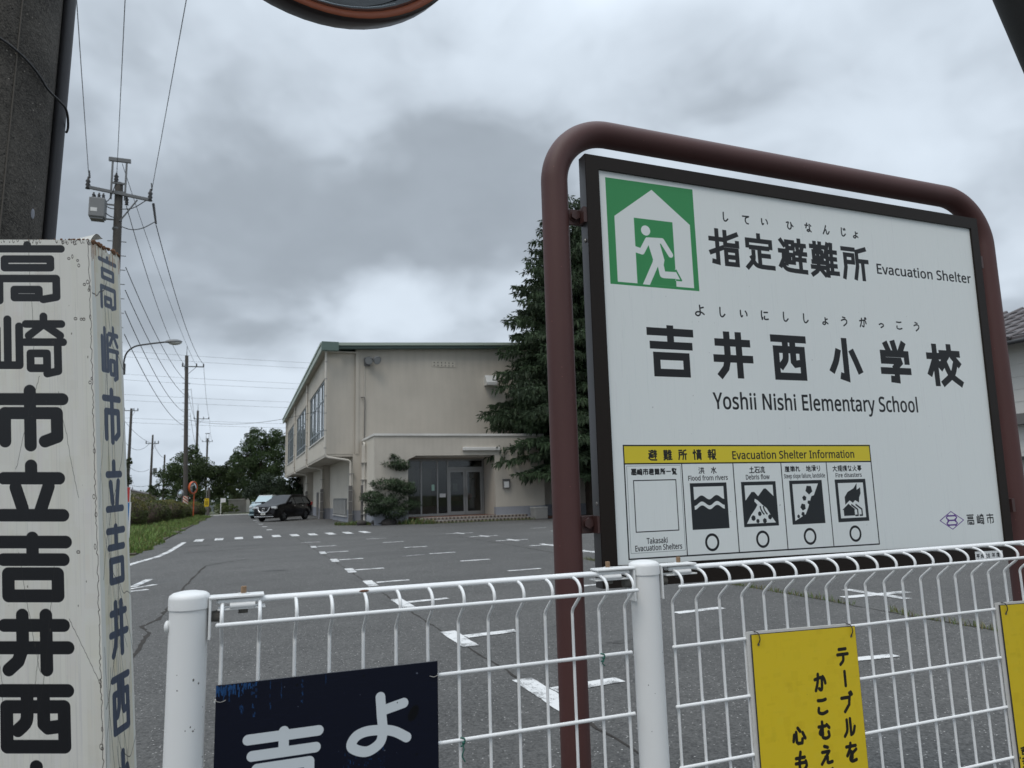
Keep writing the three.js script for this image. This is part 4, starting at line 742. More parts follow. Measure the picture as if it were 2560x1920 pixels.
// ---------------------------------------------------------------- utility poles
const insul = (x, y, z, h = 0.3, r = 0.075) => [new THREE.LatheGeometry([[0.02, 0], [r, 0.02], [r * 0.6, h * 0.2], [r, h * 0.32], [r * 0.6, h * 0.5], [r, h * 0.62], [r * 0.5, h * 0.8], [0.03, h]].map(([a, b]) => new THREE.Vector2(a, b)), 10).translate(x, y, z)];
function utilityPole(label, x, z, h, { r0 = 0.19, r1 = 0.12, m = mat.poleFar, arms = [], frame, lean = 0, steps = false, group = 'utility poles along the drive' } = {}) {
  const t = thing('utility_pole', label, 'utility pole', [x, 0, z], group), c = (y) => x + lean * y / h;
  part('shaft', rod(V3(x, -0.2, z), V3(c(h), h, z), r0, r1, 14), m, t);
  for (const [y, a, b] of arms) {
    const arm = part('crossarm', B(c(y) + a, c(y) + b, y - 0.045, y + 0.045, z + 0.14, z + 0.23), mat.iron, t);
    for (const q of [a + 0.06, b - 0.06, (a + b) / 2 + 0.3].slice(0, 3)) part('insulator', insul(c(y) + q, y + 0.04, z + 0.185), mat.ironDark, arm);
    part('arm_brace', rod(V3(c(y) + b * 0.55, y - 0.04, z + 0.19), V3(c(y) + 0.1, y - 0.75, z + 0.12), 0.022, 0.022, 6), mat.iron, t);
  }
  if (frame) { const g = [B(c(h) - 0.3, c(h) - 0.23, h - 0.8, h + 0.95, z + 0.1, z + 0.17), B(c(h) + 0.23, c(h) + 0.3, h - 0.8, h + 0.95, z + 0.1, z + 0.17), B(c(h) - 0.42, c(h) + 0.42, h + 0.9, h + 1.06, z + 0.08, z + 0.19), B(c(h) - 0.3, c(h) + 0.3, h - 0.5, h - 0.42, z + 0.09, z + 0.16), B(c(h) - 0.3, c(h) + 0.3, h - 0.1, h - 0.03, z + 0.09, z + 0.16)]; part('top_frame', g, mat.iron, t); }
  if (steps) part('step_bolt', Array.from({ length: 9 }, (_, i) => rod(V3(c(h - 2.6 - i * 0.62) - 0.36, h - 2.6 - i * 0.62, z), V3(c(h - 2.6 - i * 0.62) + 0.36, h - 2.6 - i * 0.62, z), 0.018, 0.018, 6)), mat.iron, t);
  return t;
}
const pole1 = utilityPole('nearest far utility pole, with transformer and double crossarm, above the white pillar', -5.05, -33, 15, { lean: -0.22, r0: 0.20, r1: 0.155, frame: true, steps: true });
{
  const t = pole1, z = -33, x = -5.27;
  const arm = part('crossarm', poly([[-1.18, 0.16], [1.28, -0.14], [1.28, -0.02], [-1.18, 0.28]], 0.1).translate(x, 14.38, z + 0.16), mat.iron, t);
  part('arm_brace', rod(V3(x + 0.75, 14.25, z + 0.2), V3(x + 0.12, 13.25, z + 0.14), 0.03, 0.03, 6), mat.iron, t);
  for (const [a, b] of [[-1.12, 14.7], [1.24, 14.45]]) part('insulator', [...insul(x + a, b - 0.2, z + 0.21, 0.55, 0.1), rod(V3(x + a + 0.06, b + 0.3, z + 0.21), V3(x + a + 0.02, b + 0.62, z + 0.21), 0.025)], mat.ironDark, arm);
  part('insulator', insul(x - 0.12, 15.0, z, 0.45, 0.1), mat.ironDark, t); part('insulator', insul(x + 0.34, 14.0, z + 0.1, 0.4, 0.08), mat.ironDark, t);
  const tr = part('transformer', [RB(x - 0.98, x - 0.38, 13.2, 14.05, z + 0.1, z + 0.6, 0.05), B(x - 0.92, x - 0.44, 13.13, 13.2, z + 0.15, z + 0.55)], M(0.20, 0.205, 0.21, 0.6), t);
  for (const q of [0.86, 0.66, 0.5]) part('bushing', insul(x - q, 14.05, z + 0.35, 0.28, 0.07), mat.ironDark, tr);
  part('warning_plate', B(x - 0.9, x - 0.66, 13.42, 13.58, z + 0.6, z + 0.61), mat.whitePaint, tr);
  part('hanger', [B(x - 0.98, x - 0.1, 13.95, 14.0, z + 0.02, z + 0.08), B(x - 0.98, x - 0.1, 13.3, 13.35, z + 0.02, z + 0.08)], mat.iron, t);
  const J = (pts) => part('jumper_wire', tube(pts.map(([a, b]) => V3(x + a, b, z + 0.35)), 0.02, 18, 5), mat.cable, t);
  J([[-0.8, 14.2], [-0.7, 13.95], [-0.35, 14.0], [-0.1, 14.7], [-0.05, 15.0]]); J([[0.2, 12.95], [0.6, 12.85], [1.0, 12.95], [1.5, 13.3]]); J([[0.15, 13.7], [0.6, 13.8], [1.1, 14.2]]); J([[-0.42, 13.5], [-0.2, 13.35], [0, 13.3]]); J([[-0.42, 13.8], [-0.2, 13.7], [0, 13.7]]);
  part('pole_band', new THREE.CylinderGeometry(0.17, 0.17, 0.08, 14).translate(x, 12.95, z), mat.iron, t); part('pole_band', new THREE.CylinderGeometry(0.175, 0.175, 0.08, 14).translate(x + 0.02, 11.6, z), mat.iron, t);
  part('lamp_strain_insulator', [rod(V3(x + 1.36, 14.2, z + 0.1), V3(x + 1.5, 13.3, z + 0.1), 0.055, 0.04, 8)], mat.ironDark, t);
}
{ // street lamp on that pole
  const t = thing('street_lamp', 'curved street lamp arm reaching right from the nearest far pole', 'street lamp', [-4.7, 7.1, -33]);
  part('arm', tube([V3(-4.72, 6.75, -33), V3(-4.72, 7.3, -33), V3(-4.62, 7.65, -33), V3(-4.35, 7.9, -33), V3(-3.9, 8.02, -33), V3(-3.2, 8.15, -33)], 0.034, 30, 8), mat.ironDark, t);
  part('mount', [B(-4.92, -4.66, 6.7, 7.15, -33.08, -32.92)], mat.ironDark, t);
  const h = part('lamp_head', new THREE.SphereGeometry(1, 20, 14, 0, 6.2832, 0, Math.PI / 2).scale(0.36, 0.13, 0.15).rotateZ(0.08).translate(-2.9, 8.15, -33), mat.iron, t);
  part('lens', new THREE.SphereGeometry(1, 18, 12, 0, 6.2832, Math.PI / 2, Math.PI / 2).scale(0.26, 0.11, 0.13).rotateZ(0.08).translate(-2.83, 8.14, -33), P(0.5, 0.5, 0.47, 0.2), h);
}
const pole2 = utilityPole('second utility pole, with striped guard, standing in the hedge by the drive', -4.76, -72.5, 15, { lean: -0.42, r0: 0.22, r1: 0.15, arms: [[13.95, -0.4, 1.52]], steps: true });
part('lightning_rod', rod(V3(-5.18, 15, -72.5), V3(-5.18, 15.9, -72.5), 0.04, 0.02, 6), mat.iron, pole2);
part('striped_guard', new THREE.CylinderGeometry(0.235, 0.235, 0.75, 18, 1, true).translate(-4.8, 1.6, -72.5), new THREE.MeshStandardMaterial({ roughness: 0.6, side: THREE.DoubleSide, map: dataTex(128, (u, v) => ((u * 4 + v * 3) % 1 + 1) % 1 < 0.45 ? [0.72, 0.26, 0.2] : [0.86, 0.84, 0.78], 1) }), pole2);
const pole3 = utilityPole('third utility pole, rising out of the dark tree crown', -6.4, -117, 15, { lean: -0.12, r0: 0.22, r1: 0.16, arms: [[13.75, -0.55, 1.6]] });
part('lightning_rod', rod(V3(-6.52, 15, -117), V3(-6.52, 16, -117), 0.045, 0.02, 6), mat.iron, pole3);
utilityPole('fourth and farthest pole of the drive row, with a tall top frame', -6.9, -160, 14.3, { r0: 0.24, r1: 0.18, arms: [[13.6, -1.0, 1.0]], frame: true });
const poleL = utilityPole('grey utility pole with small box, standing left beyond the hedge', -10.66, -100, 9.9, { r0: 0.2, r1: 0.1, arms: [[8.8, -0.75, 0.75]], group: 'poles of the back lane' });
part('switch_box', RB(-10.45, -10.02, 5.1, 5.75, -100.2, -99.8, 0.03), mat.iron, poleL);
utilityPole('bare grey pole without arms, right of the boxed pole', -9.2, -100, 7.4, { r0: 0.13, r1: 0.1, group: 'poles of the back lane' });
utilityPole('short thin pole low behind the hedge, left of the striped pole', -6.7, -100, 3.4, { r0: 0.1, r1: 0.09, group: 'poles of the back lane' });
const poleE = utilityPole('pole top with one arm peeping out beside the white pillar', -13.2, -100, 13.2, { r0: 0.22, r1: 0.14, arms: [[12.9, -0.8, 0.8]], group: 'poles of the back lane' });

// ---------------------------------------------------------------- cables
function cable(label, a, b, sag, r, group, m = mat.cable) {
  const A = V3(...a), Bv = V3(...b), n = 24, pts = [];
  for (let i = 0; i <= n; i++) { const q = i / n, p = A.clone().lerp(Bv, q); p.y -= sag * 4 * q * (1 - q); pts.push(p); }
  return solo('power_cable', new THREE.TubeGeometry(new THREE.CatmullRomCurve3(pts), n, r, 5), m, label, 'cable', group);
}
const C1 = 'cables between the near poles', C2 = 'cables running down the row of far poles', C3 = 'distant high-voltage lines', C4 = 'cables of the back lane';
cable('leftmost overhead cable, hugging the near pole, down to the transformer arm', [-6.36, 14.75, -32.9], [-1.3, 14.75, 1], 0.12, 0.012, C1);
cable('middle overhead cable running to the top of the transformer pole', [-5.38, 15.3, -33], [0.05, 14.6, 1], 0.15, 0.012, C1);
cable('rightmost overhead cable running to the right arm tip of the transformer pole', [-4.0, 14.75, -32.9], [1.6, 14.75, 1], 0.12, 0.012, C1);
cable('outer right cable from transformer pole arm to the second pole arm', [-3.78, 13.3, -33], [-3.7, 14.2, -72.3], 0.9, 0.018, C2);
cable('upper cable from transformer pole frame to the second pole top', [-5.2, 15.9, -33], [-4.4, 14.2, -72.3], 0.5, 0.012, C2);
cable('cable from transformer pole shoulder to the second pole arm root', [-4.95, 14.0, -33], [-5.4, 14.2, -72.3], 0.9, 0.016, C2);
[[11.3, 12.3, 'highest'], [10.3, 11.0, 'second'], [9.4, 9.6, 'third'], [8.4, 8.4, 'lowest']].forEach(([y0, y1, w], i) => cable(w + ' of the four service cables strung from the transformer pole to the second pole', [-4.85 + i * 0.03, y0, -33], [-4.8 - (i > 1 ? 0.25 : 0), y1, -72.5], 0.8, 0.017, C2));
[[14.2, 13.9, -3.7, -4.9], [14.2, 13.9, -5.4, -6.9], [11.9, 11.2, -4.7, -6.3], [9.6, 9.2, -4.7, -6.3]].forEach(([y0, y1, x0, x1], i) => cable(['outer top', 'inner top', 'middle', 'lower'][i] + ' cable between the second and third far poles', [x0, y0, -72.5], [x1, y1, -117], 0.8, 0.017, C2));
[[13.9, 13.7, -4.9, -6.0], [13.9, 13.7, -6.9, -7.8], [10, 9.6, -6.3, -6.8]].forEach(([y0, y1, x0, x1], i) => cable(['outer', 'inner', 'lower'][i] + ' cable between the third and fourth far poles', [x0, y0, -117], [x1, y1, -160], 0.8, 0.018, C2));
[[8.9, 13.0, 0.7, 'upper'], [8.9, 11.6, 2.2, 'sagging'], [5.6, 9.0, 1.6, 'middle'], [3.6, 5.4, 0.8, 'lowest']].forEach(([y0, y1, s, w], i) => cable(w + ' cable from the boxed grey pole towards the white pillar', [-10.9, y0, -100], [-14.2, y1, -92], s, 0.02, C4));
[[8.8, 7.0, -9.2, 'boxed pole to the bare pole'], [3.6, 2.6, -6.7, 'boxed pole down to the short thin pole'], [5.6, 4.4, -7.2, 'boxed pole across to the dark tree']].forEach(([y0, y1, x1, w]) => cable('slack cable from the ' + w, [-10.5, y0, -100], [x1, y1, -100], 0.4, 0.02, C4));
[[58.5, 0], [56.5, 0], [50, 1], [48, 1], [42.5, 2], [40.5, 2], [34, 3], [32.5, 3]].forEach(([y, k], i) => cable((i % 2 ? 'lower' : 'upper') + ' wire of the ' + ['highest', 'second', 'third', 'lowest'][k] + ' pair of distant high-voltage lines', [-110, y + 2.2, -290], [60, y - 10.6 + k, -255], 1.5, 0.035, C3));
cable('thin cable from the far pole row to the school wall corner', [-4.9, 9.0, -72.5], [6.2, 6.95, -40.25], 0.9, 0.014, 'cable to the hall');

// ---------------------------------------------------------------- far street furniture and houses
function convexMirror(label, x, y, z, r, yaw, poleX, colM, poleM, glassM) {
  const t = thing('traffic_mirror', label, 'convex mirror', [poleX, 0, z]);
  const R = (g) => g.rotateX(Math.PI / 2).rotateY(yaw).translate(x, y, z + 0.1);
  part('post', rod(V3(poleX, 0, z), V3(poleX, y, z), 0.05, 0.05, 10), poleM, t);
  part('rim', R(new THREE.LatheGeometry([[r * 0.84, 0.05], [r * 0.9, 0.09], [r, 0.07], [r, -0.1], [r * 0.4, -0.14], [0, -0.14]].map(([a, b]) => new THREE.Vector2(a, b)), 28)), colM, t);
  part('mirror_glass', R(new THREE.SphereGeometry(1, 24, 8, 0, 6.2832, 0, Math.PI / 2).scale(r * 0.86, r * 0.18, r * 0.86)), glassM, t);
}
convexMirror('orange convex mirror on an orange post beyond the striped pole', -4.22, 2.72, -72.9, 0.58, 1.0, -4.12, mat.orange, mat.orange, mat.mirror);
convexMirror('grey convex mirror seen half from behind, left of the striped pole', -5.18, 2.18, -71.6, 0.36, -0.9, -5.0, mat.mirrorBack, mat.iron, mat.mirror);
{ const t = thing('warning_sign', 'yellow upright sign board on the far pole beyond the hedge', 'sign', [-3.32, 0, -80]);
  part('post', [rod(V3(-3.36, 0, -80.06), V3(-3.36, 2.7, -80.06), 0.035)], mat.steel, t);
  const tex = sheet(-0.21, 0.21, 0, 0.8, 84, 160, ({ c, X, Y, S }) => { c.fillStyle = '#d8b81c'; c.fillRect(0, 0, 84, 160); c.fillStyle = '#3c2c10'; c.beginPath(); c.arc(42, 26, 9, 0, 7); c.fill(); c.fillRect(22, 52, 14, 84); c.fillRect(48, 52, 14, 84); });
  part('board', B(-3.54, -3.1, 0.92, 1.74, -80.02, -80), mat.yellow, t); part('board_print', face(V3(-3.53, 0.93, -79.996), V3(-3.11, 0.93, -79.996), V3(-3.11, 1.73, -79.996), V3(-3.53, 1.73, -79.996), (x, y) => [(x + 3.53) / 0.42, (y - 0.93) / 0.8]), new THREE.MeshStandardMaterial({ map: tex, roughness: 0.5 }), t);
}
solo('lamp_stump', rod(V3(-3.22, 0, -82), V3(-3.22, 2.9, -82), 0.13, 0.12, 10), mat.poleFar, 'grey post directly behind the yellow sign', 'post');
{ const t = thing('notice_sign', 'small white sign on a thin white post at the drive end', 'sign', [-2.1, 0, -85]); part('post', rod(V3(-2.1, 0, -85), V3(-2.1, 1.75, -85), 0.04), mat.whitePaint, t); part('board', RB(-2.12, -1.62, 1.28, 1.72, -84.97, -84.94, 0.01), mat.whitePaint, t); }
{ const t = thing('block_wall', 'low grey block wall crossing the end of the drive', 'wall', [-0.3, 0, -96]); part('wall', B(-1.5, 0.9, 0, 1.55, -96.2, -96), mat.concrete, t); part('pillar', RB(0.55, 0.95, 0, 1.7, -96.22, -95.7, 0.02), mat.coping, t); part('coping', B(-1.55, 0.54, 1.55, 1.63, -96.25, -95.95), mat.coping, t); }
{ const t = thing('guard_rail', 'white and grey roadside barrier left of the drive end', 'barrier', [-3.6, 0, -92]); part('panel', B(-4.4, -3.0, 0.25, 0.95, -92.1, -92), M(0.42, 0.46, 0.48, 0.6), t); for (const x of [-4.3, -3.65, -3.05]) part('post', rod(V3(x, 0, -92.15), V3(x, 1.1, -92.15), 0.05), mat.whitePaint, t); }
struct('cross_road', B(-40, 40, -0.02, 0.004, -84, -80), mat.concrete);
{ // house beyond the hedge on the left
  const t = thing('house', 'small pale house with low dark roof, left beyond the hedge', 'house', [-17, 0, -132]);
  part('wall', poly([[-23.5, 0], [-14.0, 0], [-14.0, 2.75], [-18.5, 3.9], [-23.5, 2.75]], 9).translate(0, 0, -141), mat.houseWall, t);
  part('roof', [poly([[-18.5, 3.95], [-13.1, 2.45], [-13.1, 2.62], [-18.5, 4.1]], 10.4).translate(0, 0, -141.6), poly([[-18.5, 3.95], [-18.5, 4.1], [-24.4, 2.56], [-24.4, 2.45]], 10.4).translate(0, 0, -141.6)], mat.roofTile, t);
  part('ridge_ornament', [rod(V3(-17.9, 4.1, -131.3), V3(-17.9, 4.6, -131.3), 0.14, 0.03, 6), rod(V3(-16.6, 3.7, -131.3), V3(-16.6, 4.15, -131.3), 0.12, 0.03, 6)], mat.roofTile, t);
  const w = part('window', B(-17.6, -15.9, 1.2, 2.1, -132.03, -131.97), mat.glass, t); part('frame', [B(-17.7, -15.8, 2.1, 2.2, -132.05, -131.93), B(-17.7, -15.8, 1.1, 1.2, -132.05, -131.93)], mat.alu, w);
  part('window', B(-14.8, -14.3, 1.2, 2.3, -132.03, -131.97), mat.glass, t);
}
{ // neighbour house at the right edge, behind the sign
  const X = 22, t = thing('house', 'white sided house with brown tiled roof at the right edge behind the sign', 'house', [26, 0, -16]);
  part('wall', B(X, 31, 0, 5.55, -27, -5), mat.siding, t);
  for (let k = 0; k < 14; k++) part('siding_board', poly([[-0.02, 0], [0.0, 0], [0.0, 0.375], [-0.008, 0.375]], 22).translate(X - 0.002, 0.3 + k * 0.378, -27), mat.siding, t);
  const roof = part('roof', poly([[X - 0.7, 5.42], [26.5, 7.3], [31.7, 5.42], [31.7, 5.56], [26.5, 7.5], [X - 0.7, 5.56]], 23.6).translate(0, 0, -27.8), mat.roofTile, t);
  const tile = new THREE.CylinderGeometry(0.07, 0.07, 5.8, 6, 1).rotateZ(-Math.PI / 2 + 0.358).translate(0, 0, 0);
  for (let k = 0; k < 30; k++) part('roof_tile_roll', tile.clone().translate(23.95, 6.55, -24 + k * 0.6), mat.roofTile, roof);
  for (let k = 0; k < 9; k++) part('tile_course', B(0, 0.05, 0, 0.03, -27.5, -4.3).translate(X - 0.6 + k * 0.56, 5.60 + k * 0.2095, 0), mat.ironDark, roof);
  part('gutter', rod(V3(X - 0.74, 5.40, -27.8), V3(X - 0.74, 5.40, -4.2), 0.07), mat.ironDark, t);
  part('window_hood', B(X - 0.35, X - 0.021, 3.0, 3.32, -18, -12), mat.pipeDark, t);
  part('sill_ledge', B(X - 0.3, X - 0.021, 1.95, 2.05, -20, -9), mat.ironDark, t);
}
// ---------------------------------------------------------------- white mesh fence
const FZ = -1.144;
{
  const t = thing('mesh_fence', 'white wire mesh fence with round posts across the foreground', 'fence', [0.67, 0, FZ]);
  const postAt = (x) => {
    const p = part('post', rod(V3(x, 0, FZ), V3(x, 1.262, FZ), 0.0255, 0.0255, 36), mat.white, t);
    part('cap', new THREE.LatheGeometry([[0.0272, 1.252], [0.0272, 1.266], [0.0262, 1.2705], [0.022, 1.2735], [0.012, 1.2757], [0, 1.2762]].map(([a, b]) => new THREE.Vector2(a, b)), 36).translate(x, 0, FZ), mat.white, p);
    return p;
  };
  const p1 = postAt(-0.0655); postAt(0.6715); postAt(2.67);
  part('side_bolt', new THREE.SphereGeometry(0.0085, 12, 8).scale(0.5, 1, 1).translate(-0.0925, 1.2295, FZ + 0.002), mat.white, p1);
  // profile of an upright wire: welded under the twin top rail, swelling forward, back into the plane
  const prof = [[1.2555, -0.004], [1.2555, 0.010], [1.252, 0.024], [1.245, 0.033], [1.237, 0.0355], [1.228, 0.032], [1.213, 0.014], [1.2035, 0.003], [1.198, 0.0], [1.19, 0.0]];
  const upright = (x) => join([tube(prof.map(([y, z]) => V3(x, y, FZ + z)), 0.0026, 36, 8), rod(V3(x, 1.191, FZ), V3(x, 0.04, FZ), 0.0026, 0.0026, 8, true)]);
  const rails = [[1.2583, 0.007, 0.0036], [1.2585, -0.006, 0.0036], [1.2305, 0.0365, 0.0031]]; for (let k = 0; k < 11; k++) rails.push([1.1237 - k * 0.0998, 0.0052, 0.0030]);
  const end = (x, y, z, r) => new THREE.SphereGeometry(r * 1.12, 8, 6).translate(x, y, z);
  for (const [x0, n, a, b] of [[-0.0215, 14, -0.026, 0.634], [0.7255, 38, 0.720, 2.625]]) {
    for (let i = 0; i < n; i++) part('upright_wire', upright(x0 + i * 0.05), mat.wire, t);
    rails.forEach(([y, z, r], i) => part(i < 2 ? 'top_rail' : 'cross_wire', [rod(V3(a, y, FZ + z), V3(b, y, FZ + z), r, r, 10), end(a, y, FZ + z, r), end(b, y, FZ + z, r)], mat.wire, t));
  }
  // angle brackets that clamp the top rail to the posts, with bolts
  for (const [px, s] of [[-0.0655, 1], [0.6715, -1], [0.6715, 1], [2.67, -1]]) {
    const e = px + s * 0.0258, X = (q) => e + s * q, O = (a, b) => [Math.min(X(a), X(b)), Math.max(X(a), X(b))];
    const b = part('bracket', [RB(...O(0.0002, 0.0038), 1.2085, 1.2665, FZ - 0.013, FZ + 0.015, 0.0012), RB(...O(0.0002, 0.074), 1.2632, 1.2668, FZ - 0.013, FZ + 0.016, 0.0012)], mat.white, t);
    part('clamp_plate', [RB(...O(0.012, 0.076), 1.2468, 1.2492, FZ - 0.012, FZ + 0.013, 0.0008), rod(V3(X(0.028), 1.2525, FZ + 0.011), V3(X(0.062), 1.2525, FZ + 0.011), 0.0045, 0.0045, 12)], mat.white, b);
    part('bolt', [rod(V3(X(0.046), 1.2668, FZ), V3(X(0.046), 1.2775, FZ), 0.0036, 0.0036, 14), ...[0, 1, 2, 3, 4].map((k) => new THREE.TorusGeometry(0.0037, 0.0006, 5, 14).rotateX(Math.PI / 2).translate(X(0.046), 1.269 + k * 0.0018, FZ))], mat.rusty, b);
    part('washer', new THREE.CylinderGeometry(0.0082, 0.0082, 0.0012, 18).translate(X(0.046), 1.2674, FZ), mat.white, b);
    part('lower_nut', new THREE.CylinderGeometry(0.0075, 0.0075, 0.006, 6).translate(X(0.046), 1.2435, FZ + 0.001), mat.grime, b);
    part('side_nut', [new THREE.CylinderGeometry(0.0075, 0.0085, 0.013, 10).rotateZ(Math.PI / 2).translate(X(0.0105), 1.2385, FZ)], mat.grime, b);
  }
  for (const [px, n] of [[-0.0655, 15], [0.6715, 9]]) {          // small chips in the paint of the posts
    const g = []; for (let i = 0; i < n; i++) { const a = rr(0.2, 2.4), y = rr(0.98, 1.2) - (i % 3 ? 0 : 0.04), r = rr(0.0005, 0.0013); g.push(new THREE.SphereGeometry(r, 6, 5).scale(1, rr(0.7, 1.8), 0.3).rotateY(Math.PI / 2 - a).translate(px + Math.cos(a) * 0.0255, y, FZ + Math.sin(a) * 0.0255)); }
    part('paint_chip', g, mat.grime, t, 'stuff');
  }
  part('rust_chip', new THREE.SphereGeometry(0.0038, 10, 6).scale(2.0, 0.5, 0.6).translate(0.178, 1.2595, FZ + 0.0105), mat.redEarth, t);
}
const tie = (label, x, y, len) => solo('plastic_tie', [tube([V3(x - 0.003, y + 0.004, FZ + 0.006), V3(x + 0.003, y + 0.002, FZ + 0.0085), V3(x + 0.002, y - 0.006, FZ + 0.008), V3(x - 0.003, y - 0.009, FZ + 0.0065)], 0.0012, 16, 5), tube([V3(x, y - 0.004, FZ + 0.008), V3(x + 0.0015, y - len * 0.4, FZ + 0.009), V3(x - 0.001, y - len * 0.7, FZ + 0.008), V3(x + 0.004, y - len, FZ + 0.007)], 0.0011, 16, 5), new THREE.SphereGeometry(0.0022, 8, 6).translate(x + 0.001, y - 0.003, FZ + 0.0085)], mat.greenTie, label, 'cable tie');
tie('short green tie knotted on the fence wire in front of the brown post', 0.578, 1.1237, 0.016);
tie('longer green tie hanging from the fence right of the navy board', 0.330, 1.024, 0.032);

// ---------------------------------------------------------------- boards hung on the fence
{
  const x0 = -0.0265, x1 = 0.2905, y1 = 1.1465, y0 = 0.62, zf = -1.131;
  const t = thing('name_board', 'navy blue board with white characters tied to the left fence panel', 'sign board', [0.13, y0, zf]);
  const tex = sheet(x0, x1, y0, y1, 1024, 1696, ({ c, X, Y, S }) => {
    c.fillStyle = '#090e1f'; c.fillRect(0, 0, 1024, 1696);
    for (let i = 0; i < 1400; i++) { c.fillStyle = `rgba(${rnd() < 0.5 ? '40,48,74' : '4,5,10'},${rr(0.05, 0.2)})`; c.fillRect(rnd() * 1024, rnd() * 1696, rr(2, 60), rr(1, 3)); }
    // flaked blue under-paint along the top left and in runs
    c.fillStyle = '#1d4573';
    for (let i = 0; i < 110; i++) { const x = Math.pow(rnd(), 2.2) * 170, y = rnd() * rnd() * 62 * (1 - x / 420); c.fillRect(x, y, rr(1, 6), rr(4, 26)); }
    for (const [rx, ln, w, a] of [[108, 120, 15, 0.9], [158, 150, 20, 1], [232, 130, 7, 0.8], [280, 70, 4, 0.7], [372, 110, 8, 0.9], [480, 40, 3, 0.6], [60, 60, 16, 0.9]]) for (let k = 0; k < 13; k++) { c.globalAlpha = a * rr(0.3, 1); c.fillRect(rx + rr(-w, w) * 0.5, rnd() * ln, rr(2, w * 0.5), rr(4, 20)); }
    for (let k = 0; k < 90; k++) { c.globalAlpha = rr(0.3, 0.8); c.fillRect(585 + rr(-30, 170), 420 + rr(-60, 90), rr(1, 5), rr(2, 16)); }
    c.globalAlpha = 1;
    c.strokeStyle = '#c9d0d4'; const w = 0.0145 * S;
    glyph(c, 'よ', X(0.1515), Y(1.1115), 0.098 * S, 0.088 * S, w, 'round');
    glyph(c, 'し', X(0.1515), Y(1.011), 0.098 * S, 0.088 * S, w, 'round');
    glyph(c, 'い', X(0.1515), Y(0.90), 0.098 * S, 0.088 * S, w, 'round');
    glyph(c, '吉', X(0.010), Y(1.0815), 0.110 * S, 0.088 * S, w * 0.98, 'round');
    glyph(c, '井', X(0.010), Y(0.965), 0.110 * S, 0.118 * S, w * 1.02, 'round');
    wear(c, 1024, 1696, 46, 'rgba(150,156,165,0.55)', 3); wear(c, 1024, 1696, 60, 'rgba(2,3,8,0.6)', 4);
    c.fillStyle = '#05060a'; c.beginPath(); c.ellipse(X(0.252), Y(1.075), 22, 40, 0.5, 0, 7); c.fill();
  });
  part('panel', B(x0, x1, y0, y1, zf - 0.003, zf - 0.0002), M(0.012, 0.014, 0.026, 0.4), t);
  part('panel_face', face(V3(x0, y0, zf), V3(x1, y0, zf), V3(x1, y1 - 0.0005, zf), V3(x0, y1 - 0.0005, zf), (x, y) => [(x - x0) / (x1 - x0), (y - y0) / (y1 - y0)]), new THREE.MeshPhysicalMaterial({ map: tex, roughness: 0.34, specularIntensity: 0.6 }), t);
  for (const [x, s] of [[x0, -1], [x1, 1]]) part('wire_tie', tube([V3(x - s * 0.013, 1.126, zf + 0.001), V3(x - s * 0.006, 1.1245, zf + 0.003), V3(x + s * 0.001, 1.1275, zf + 0.002), V3(x + s * 0.003, 1.129, zf - 0.008)], 0.0006, 14, 5), mat.steel, t);
}
function yellowBoard(label, x0, x1, y1, drawText) {
  const y0 = 0.52, zf = -1.131, t = thing('slogan_board', label, 'sign board', [(x0 + x1) / 2, y0, zf], undefined), drop = 0.006;
  const tex = sheet(x0, x1, y0, y1, 512, Math.round(512 * (y1 - y0) / (x1 - x0)), (k) => {
    const { c } = k, H = c.canvas.height; c.fillStyle = '#d8bd20'; c.fillRect(0, 0, 512, H);
    for (let i = 0; i < 900; i++) { c.fillStyle = `rgba(${rnd() < 0.5 ? '214,190,60' : '176,150,10'},${rr(0.04, 0.12)})`; c.fillRect(rnd() * 512, rnd() * H, rr(2, 50), rr(1, 40)); }
    c.strokeStyle = '#15130c'; c.fillStyle = '#15130c'; drawText(k);
    wear(c, 512, H, 14, 'rgba(90,80,30,0.5)', 1.6);
  });
  const c = (dx, dy, z) => [V3(x0 + dx, y0, z), V3(x1 + dx, y0, z), V3(x1 + dx, y1 - drop + dy, z), V3(x0 + dx, y1 + dy, z)];
  part('backing_board', slab(...c(-0.007, 0.0045, zf - 0.0035), 0.003), mat.coping, t);
  part('panel', slab(...c(0, 0, zf - 0.0004), 0.0022), mat.ironDark, t);
  const [a, b, d, e] = c(0, 0, zf), i = 0.0009;
  part('panel_face', face(V3(a.x + i, a.y, zf), V3(b.x - i, b.y, zf), V3(d.x - i, d.y - i, zf), V3(e.x + i, e.y - i, zf), (x, y) => [(x - x0) / (x1 - x0), (y - y0) / (y1 - y0)]), new THREE.MeshStandardMaterial({ map: tex, roughness: 0.42 }), t);
  for (const hx of [x0 + 0.0135, x1 - 0.0135]) {
    const top = y1 - drop * (hx - x0) / (x1 - x0);
    part('wire_loop', tube([V3(hx + 0.001, top - 0.017, zf + 0.001), V3(hx + 0.0022, top - 0.008, zf + 0.0045), V3(hx - 0.001, top + 0.003, zf + 0.003), V3(hx - 0.004, top + 0.004, zf - 0.006), V3(hx - 0.006, top + 0.001, zf - 0.012)], 0.0010, 20, 6), mat.ironDark, t);
    part('eyelet', new THREE.CylinderGeometry(0.0022, 0.0022, 0.001, 12).rotateX(Math.PI / 2).translate(hx + 0.001, top - 0.0185, zf + 0.0006), mat.grime, t);
  }
}
